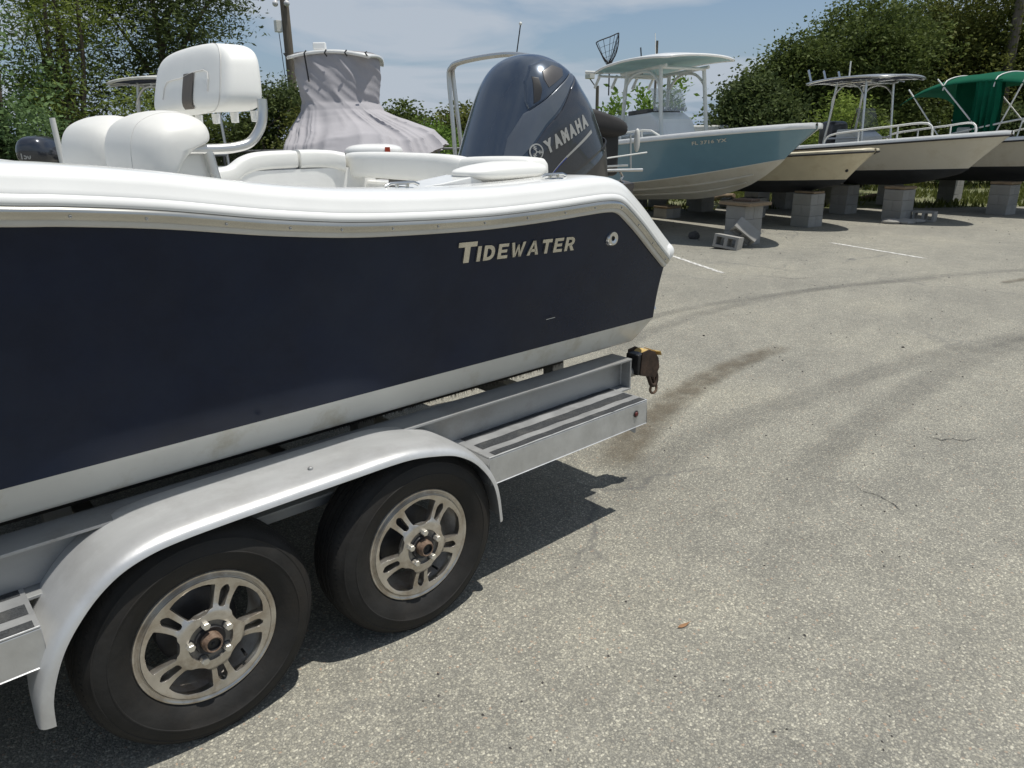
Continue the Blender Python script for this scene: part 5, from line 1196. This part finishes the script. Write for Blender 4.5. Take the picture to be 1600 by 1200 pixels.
# refine between levels
rr2 = []
def ridge(x): return 1-2*abs(math.sin(x))**.55
for i in range(len(rows)-1):
    for j in range(8): rr2.append([tuple(Vector(a).lerp(Vector(b), j/8)) for a, b in zip(rows[i], rows[i+1])])
rr2.append(rows[-1])
for i, row in enumerate(rr2):                                       # taut diagonal folds above, fanned folds on the skirt
    t = i/(len(rr2)-1)
    for k, p in enumerate(row):
        a = 2*math.pi*k/len(row); nz = noise.noise(Vector((p[0]*.8, p[1]*.8, p[2]*.8))); up_w = min(1, t/.06)*max(0, 1-max(0, t-.42)/.12)*min(1, max(0, .52-t)/.1); lo_w = min(1, max(0, (t-.44)/.22))
        d = .020*up_w*ridge((p[1]-.85*p[2])*7.5+nz*1.8)+.008*up_w*ridge((p[1]-1.3*p[2])*15+nz*2.5)
        d += lo_w*(.030*ridge(a*10+nz*2.2+.6*math.sin(a*3))+.018*ridge(a*17+nz*3+1))
        row[k] = (p[0]*(1+d), p[1]*(1+d*.8), p[2]+lo_w*d*.25)
MB().grid(rr2, True).obj('fabric_cover', M_greyc, cvb, smooth=80)
ht = []
for i in range(13):
    u = -1+2*i/12; ht.append([(.80*u, .75*(-1+2*j/12)*(1-.1*u*u), 3.09-.09*(-1+2*j/12)**2-.06*u*u) for j in range(13)])
h_ = MB().grid(ht).obj('hard_top', M_gel, cvb, smooth=60); md = h_.modifiers.new('s', 'SOLIDIFY'); md.thickness = .05
for k in range(5):
    y = -.66+k*.33; MB().tube([(-.84, y, 3.03-.06*(y/.8)**2), (-.86, y+.03, 2.98), (-.83, y, 2.93 if k != 3 else 2.55)], .013, 5).obj('strap', M_black, cvb)
MB().box((-.2, .25, 3.15), (.1, .22, .12)).obj('bracket', M_gel, cvb, bevel=.02)
hb = MB(); rows = []
for i in range(13):
    u = i/12; w = 1.0*(1-.75*(1-u)**2.4); rows.append([(-1.95+u*4.2, -w, 1.22+.10*(1-u)), (-1.93+u*4.2, -w*.8, .85), (-1.8+u*4.1, 0, .45+.25*(1-u)**3), (-1.93+u*4.2, w*.8, .85), (-1.95+u*4.2, w, 1.22+.10*(1-u)), (-1.9+u*4.2, w*.7, 1.36+.06*(1-u)), (-1.9+u*4.2, 0, 1.44), (-1.9+u*4.2, -w*.7, 1.36+.06*(1-u))])
hb.grid(rows, True).add(rows[0], [tuple(range(8))]).obj('hull', M_gelo, cvb, smooth=40)
bf = MB().sell((-1.62, -.80, 1.44), (.30, .46, .13), .7, .8, 28, 14).obj('foredeck', M_gel, cvb, smooth=70)
MB().box((-1.90, -1.06, 1.48), (.01, .08, .08)).obj('sticker', M_orange, cvb)
for x in (-1.2, 1.2):
    for k in range(4): MB().box((x, 0, .06+k*.12), (.4, .5, .115)).obj('support_block', M_conc, cvb, bevel=.004)
# boat behind the engine: silver hoop, dark canvas and motor on a trailer
hb_ = thing('trailered_boat', 'dark hulled boat behind the big outboard, with silver hoop and black canvas', 'boat')
Yn, Yf, X0, X1 = 5.15, 6.75, 2.3, 6.35
rows = []
for i in range(15):
    u = i/14; x = lerp(X0, X1, u); w = (Yf-Yn)/2*(1-.55*(1-u)**2.6); cy = (Yn+Yf)/2
    rows.append([(x, cy-w, 1.17), (x, cy-w*.93, .85), (x, cy-w*.8, .62), (x, cy, .45), (x, cy+w*.8, .62), (x, cy+w*.93, .85), (x, cy+w, 1.17), (x, cy+w*.8, 1.20), (x, cy, 1.05), (x, cy-w*.8, 1.20)])
M_dkh = mat('dull_brown_grey_hull', (.095, .085, .08), .5, var=.15)
MB().grid(rows, True).add(rows[0], [tuple(range(10))]).add(rows[-1], [tuple(range(10))]).obj('hull', M_dkh, hb_, smooth=45)
for dx in (0, .055):
    rail(hb_, 'hoop_tube', [(4.93+dx*2.2, 6.36, 1.15), (4.91+dx*1.4, 6.37, 1.75), (4.90+dx, 6.40, 2.22), (4.90+dx*.6, 6.36, 2.315), (4.90+dx*.6, 6.24, 2.355), (4.9+dx*.6, 5.85, 2.375), (4.9+dx*.6, 5.45, 2.365), (4.9+dx*.6, 5.15, 2.30), (4.92+dx, 5.05, 2.15), (5.0+dx*2, 5.08, 1.15)], .022, M_alutube, 4)
rows = [[(4.87+.10*j, 6.28-.12*i, 2.325+.012*math.sin(i)-(.03 if i in (0, 9) else 0)-.02*j) for j in range(2)] for i in range(10)]
MB().tube([(5.0, 5.50, 2.35), (5.03, 5.47, 2.62)], .006, 6).obj('antenna', M_black, hb_); MB().sphere((5.03, 5.47, 2.63), .015, 8, 6).obj('antenna_tip', M_tube, hb_)
cvx = MB(); cvx.sell((6.15, 5.58, 1.765), (.36, .27, .115), .55, .5, 36, 18, lambda p: (p[0], p[1], p[2]-.22*p[0]*(1 if p[2] > 0 else .4))); cvx.obj('black_canvas', M_blackc, hb_, smooth=60)
MB().box((6.22, 5.62, 1.46), (.54, .28, .46)).obj('motor', M_black, hb_, bevel=.05)
MB().tube([(6.50, 5.33, 1.30), (6.49, 5.34, 1.66)], .010, 8).obj('thin_post', M_alutube, hb_)
MB().sell((6.55, 5.30, 1.60), (.03, .03, .12), .8, .8, 14, 10).obj('fender_buoy', M_gelo, hb_, smooth=70)
MB().tube([(6.1, 5.40, 1.42), (6.6, 5.20, 1.475)], .008, 8).obj('grab_bar', M_tube, hb_)
MB().box((6.10, 5.35, 1.345), (.7, .05, .02)).obj('guide_rail', M_alutube, hb_, bevel=.003)
MB().tube([(5.6, 5.40, 1.315), (6.42, 5.11, 1.305)], .017, 12).obj('guide_tube', M_alutube, hb_, smooth=60)
MB().tube([(6.22, 5.24, 1.29), (6.26, 5.24, 1.24), (6.20, 5.22, 1.20), (6.27, 5.22, 1.17)], .013, 6).obj('shackle', M_ss, hb_)
for x in (3.2, 5.6): 
    for y in (5.3, 6.6): MB().box((x, y, .30), (.08, .08, .60)).obj('trailer_stand', M_alud, hb_)
# T-top boat at the left behind the white seats
lt = thing('ttop_boat', 'boat with pale framed T-top half hidden behind the white seat backrest', 'boat', M=Matrix.Translation(G(12.0, -3.35, .45)) @ Matrix.Rotation(HD+.6, 4, 'Z'))
sh, ch, ke = hull(lt, 5.6, 1.0, .9, .65, .80, .25, .9, M_gelo, M_anti, M_gel)
hardtop(lt, -2.2, 2.16, 1.7, 1.45, M_gelo, M_navyc, th=.03)
ttop_frame(lt, -2.2, .35, 2.08, .8, 1.0, M_alutube, .025)
for k in range(4): MB().tube([(-2.9+k*.45, -.68, 2.03), (-2.9+k*.45, 0, 2.11), (-2.9+k*.45, .68, 2.03)], .012, 6).obj('roof_bow', M_tube, lt)
MB().prism([(-2.6, .3), (-1.9, .3), (-2.0, 1.0), (-2.3, 1.05), (-2.6, 1.05)], 'y', -.33, .33).obj('console', M_gelo, lt, bevel=.03)
# small outboard at the left edge and a white marker pole
so2 = thing('small_outboard', 'small grey outboard motor marked 150 at the left edge behind the white gunwale', 'outboard motor', M=Matrix.Translation(G(9.2, -5.55, 1.47)) @ Matrix.Rotation(math.atan2(-Rh.y, -Rh.x)+math.pi, 4, 'Z'))
# local x = right, local y = away
MB().sell((0, 0, .10), (.205, .24, .165), .62, .62, 40, 24, lambda p: (p[0]*(1-.25*max(0, p[2])/.165), p[1], p[2])).obj('cowl', M_cowl2, so2, smooth=70)
MB().sell((0, .02, -.14), (.17, .20, .12), .5, .6, 28, 14).obj('lower_cowl', M_lowcowl, so2, smooth=70)
MB().box((0, .05, -.7), (.12, .2, 1.1)).obj('leg', M_lowcowl, so2, bevel=.03)
v, f = text_mesh('150', .085, .003, .001); MB().add([(a-.10, -.236-c, b+.01) for a, b, c in v], f).obj('number', M_logo, so2, fixn=False)
mp_ = MB().tube([(0, 0, 0), (-.06, 0, 1.90)], .028, 10).obj('guide_pole', M_tube, smooth=60); mp_.location = G(8.2, -4.68); mp_.location.z = 0; tag(mp_, 'white guide pole leaning slightly, standing left of the white seats', 'pole')
wl = thing('skiff', 'white boat stern showing in the gap of leaves at the far left', 'boat', M=Matrix.Translation(G(10.4, -7.9, .5)) @ Matrix.Rotation(HD+1.3, 4, 'Z'))
hull(wl, 5.5, 1.0, .9, .75, .85, .25, .9, M_gelo, M_anti, M_gel)
# distant white boats and a building strip seen through the gaps
for d, r, lab in ((30, -3.2, 'white boat roof far behind, between the covered boat and the silver hoop'), (26, 6.9, 'grey boat lying far behind the cream skiff')):
    t = thing('distant_boat', lab, 'boat', M=Matrix.Translation(G(d, r, .45)) @ Matrix.Rotation(math.atan2(Rh.y, Rh.x), 4, 'Z') @ Matrix.Translation((2.4, 0, 0)))
    hull(t, 5.2, 1.0, .9, .9, 1.05, .3, .9, M_gelo, M_anti, M_gel)
    MB().prism([(-3.6, .9), (-1.6, .9), (-2.2, 1.45), (-3.5, 1.45)], 'y', -.7, .7).obj('cabin', M_gelo, t, bevel=.05)

# loose grit and scraps of leaf litter scattered over the yard
gm = MB()
for k in range(420):
    d = random.uniform(1.6, 15)**1.0; r = random.uniform(-.2, .75)*d; p = G(d, r, 0); sz = random.uniform(.0025, .006)*(1+d*.12)
    if p.y > 1.8 and p.x < 2.8: continue
    a = random.uniform(0, 3); e = Vector((math.cos(a), math.sin(a), 0))*sz; f_ = Vector((-math.sin(a), math.cos(a), 0))*sz*.7; t_ = Vector((0, 0, sz*.8)); q = p+Vector((0, 0, .001))
    gm.add([q-e, q-f_, q+e, q+f_, q+t_+e*.2], [(0, 1, 4), (1, 2, 4), (2, 3, 4), (3, 0, 4)])
tag(gm.obj('loose_grit', M_rock, fixn=False), kind='stuff')

M_crack = mat('crack_dark', (.05, .049, .047), .95)
def crack(pts, w):
    P = []; 
    for a, b in zip(pts, pts[1:]):
        for j in range(6): t = j/6; P.append((lerp(a[0], b[0], t)+random.uniform(-.006, .006), lerp(a[1], b[1], t)+random.uniform(-.006, .006)))
    P.append(pts[-1]); L_, R_ = [], []
    for i, p in enumerate(P):
        q = P[min(i+1, len(P)-1)]; o = P[max(i-1, 0)]; t = Vector((q[0]-o[0], q[1]-o[1])).normalized(); k = w*(.4+random.random())*min(1, 4*min(i, len(P)-1-i)/len(P)+.1)
        L_.append((p[0]-t.y*k, p[1]+t.x*k, .0035)); R_.append((p[0]+t.y*k, p[1]-t.x*k, .0035))
    tag(MB().grid([L_, R_]).obj('pavement_crack', M_crack, fixn=False), kind='structure')
crack([(3.463, 1.349), (3.428, 1.286), (3.43, 1.22), (3.401, 1.14), (3.35, 1.076)], 0.0022)
crack([(4.371, 1.373), (4.369, 1.27), (4.44, 1.228), (4.439, 1.178), (4.564, 1.136)], 0.003)
crack([(8.246, 4.747), (8.332, 4.29), (8.802, 4.047)], 0.004)
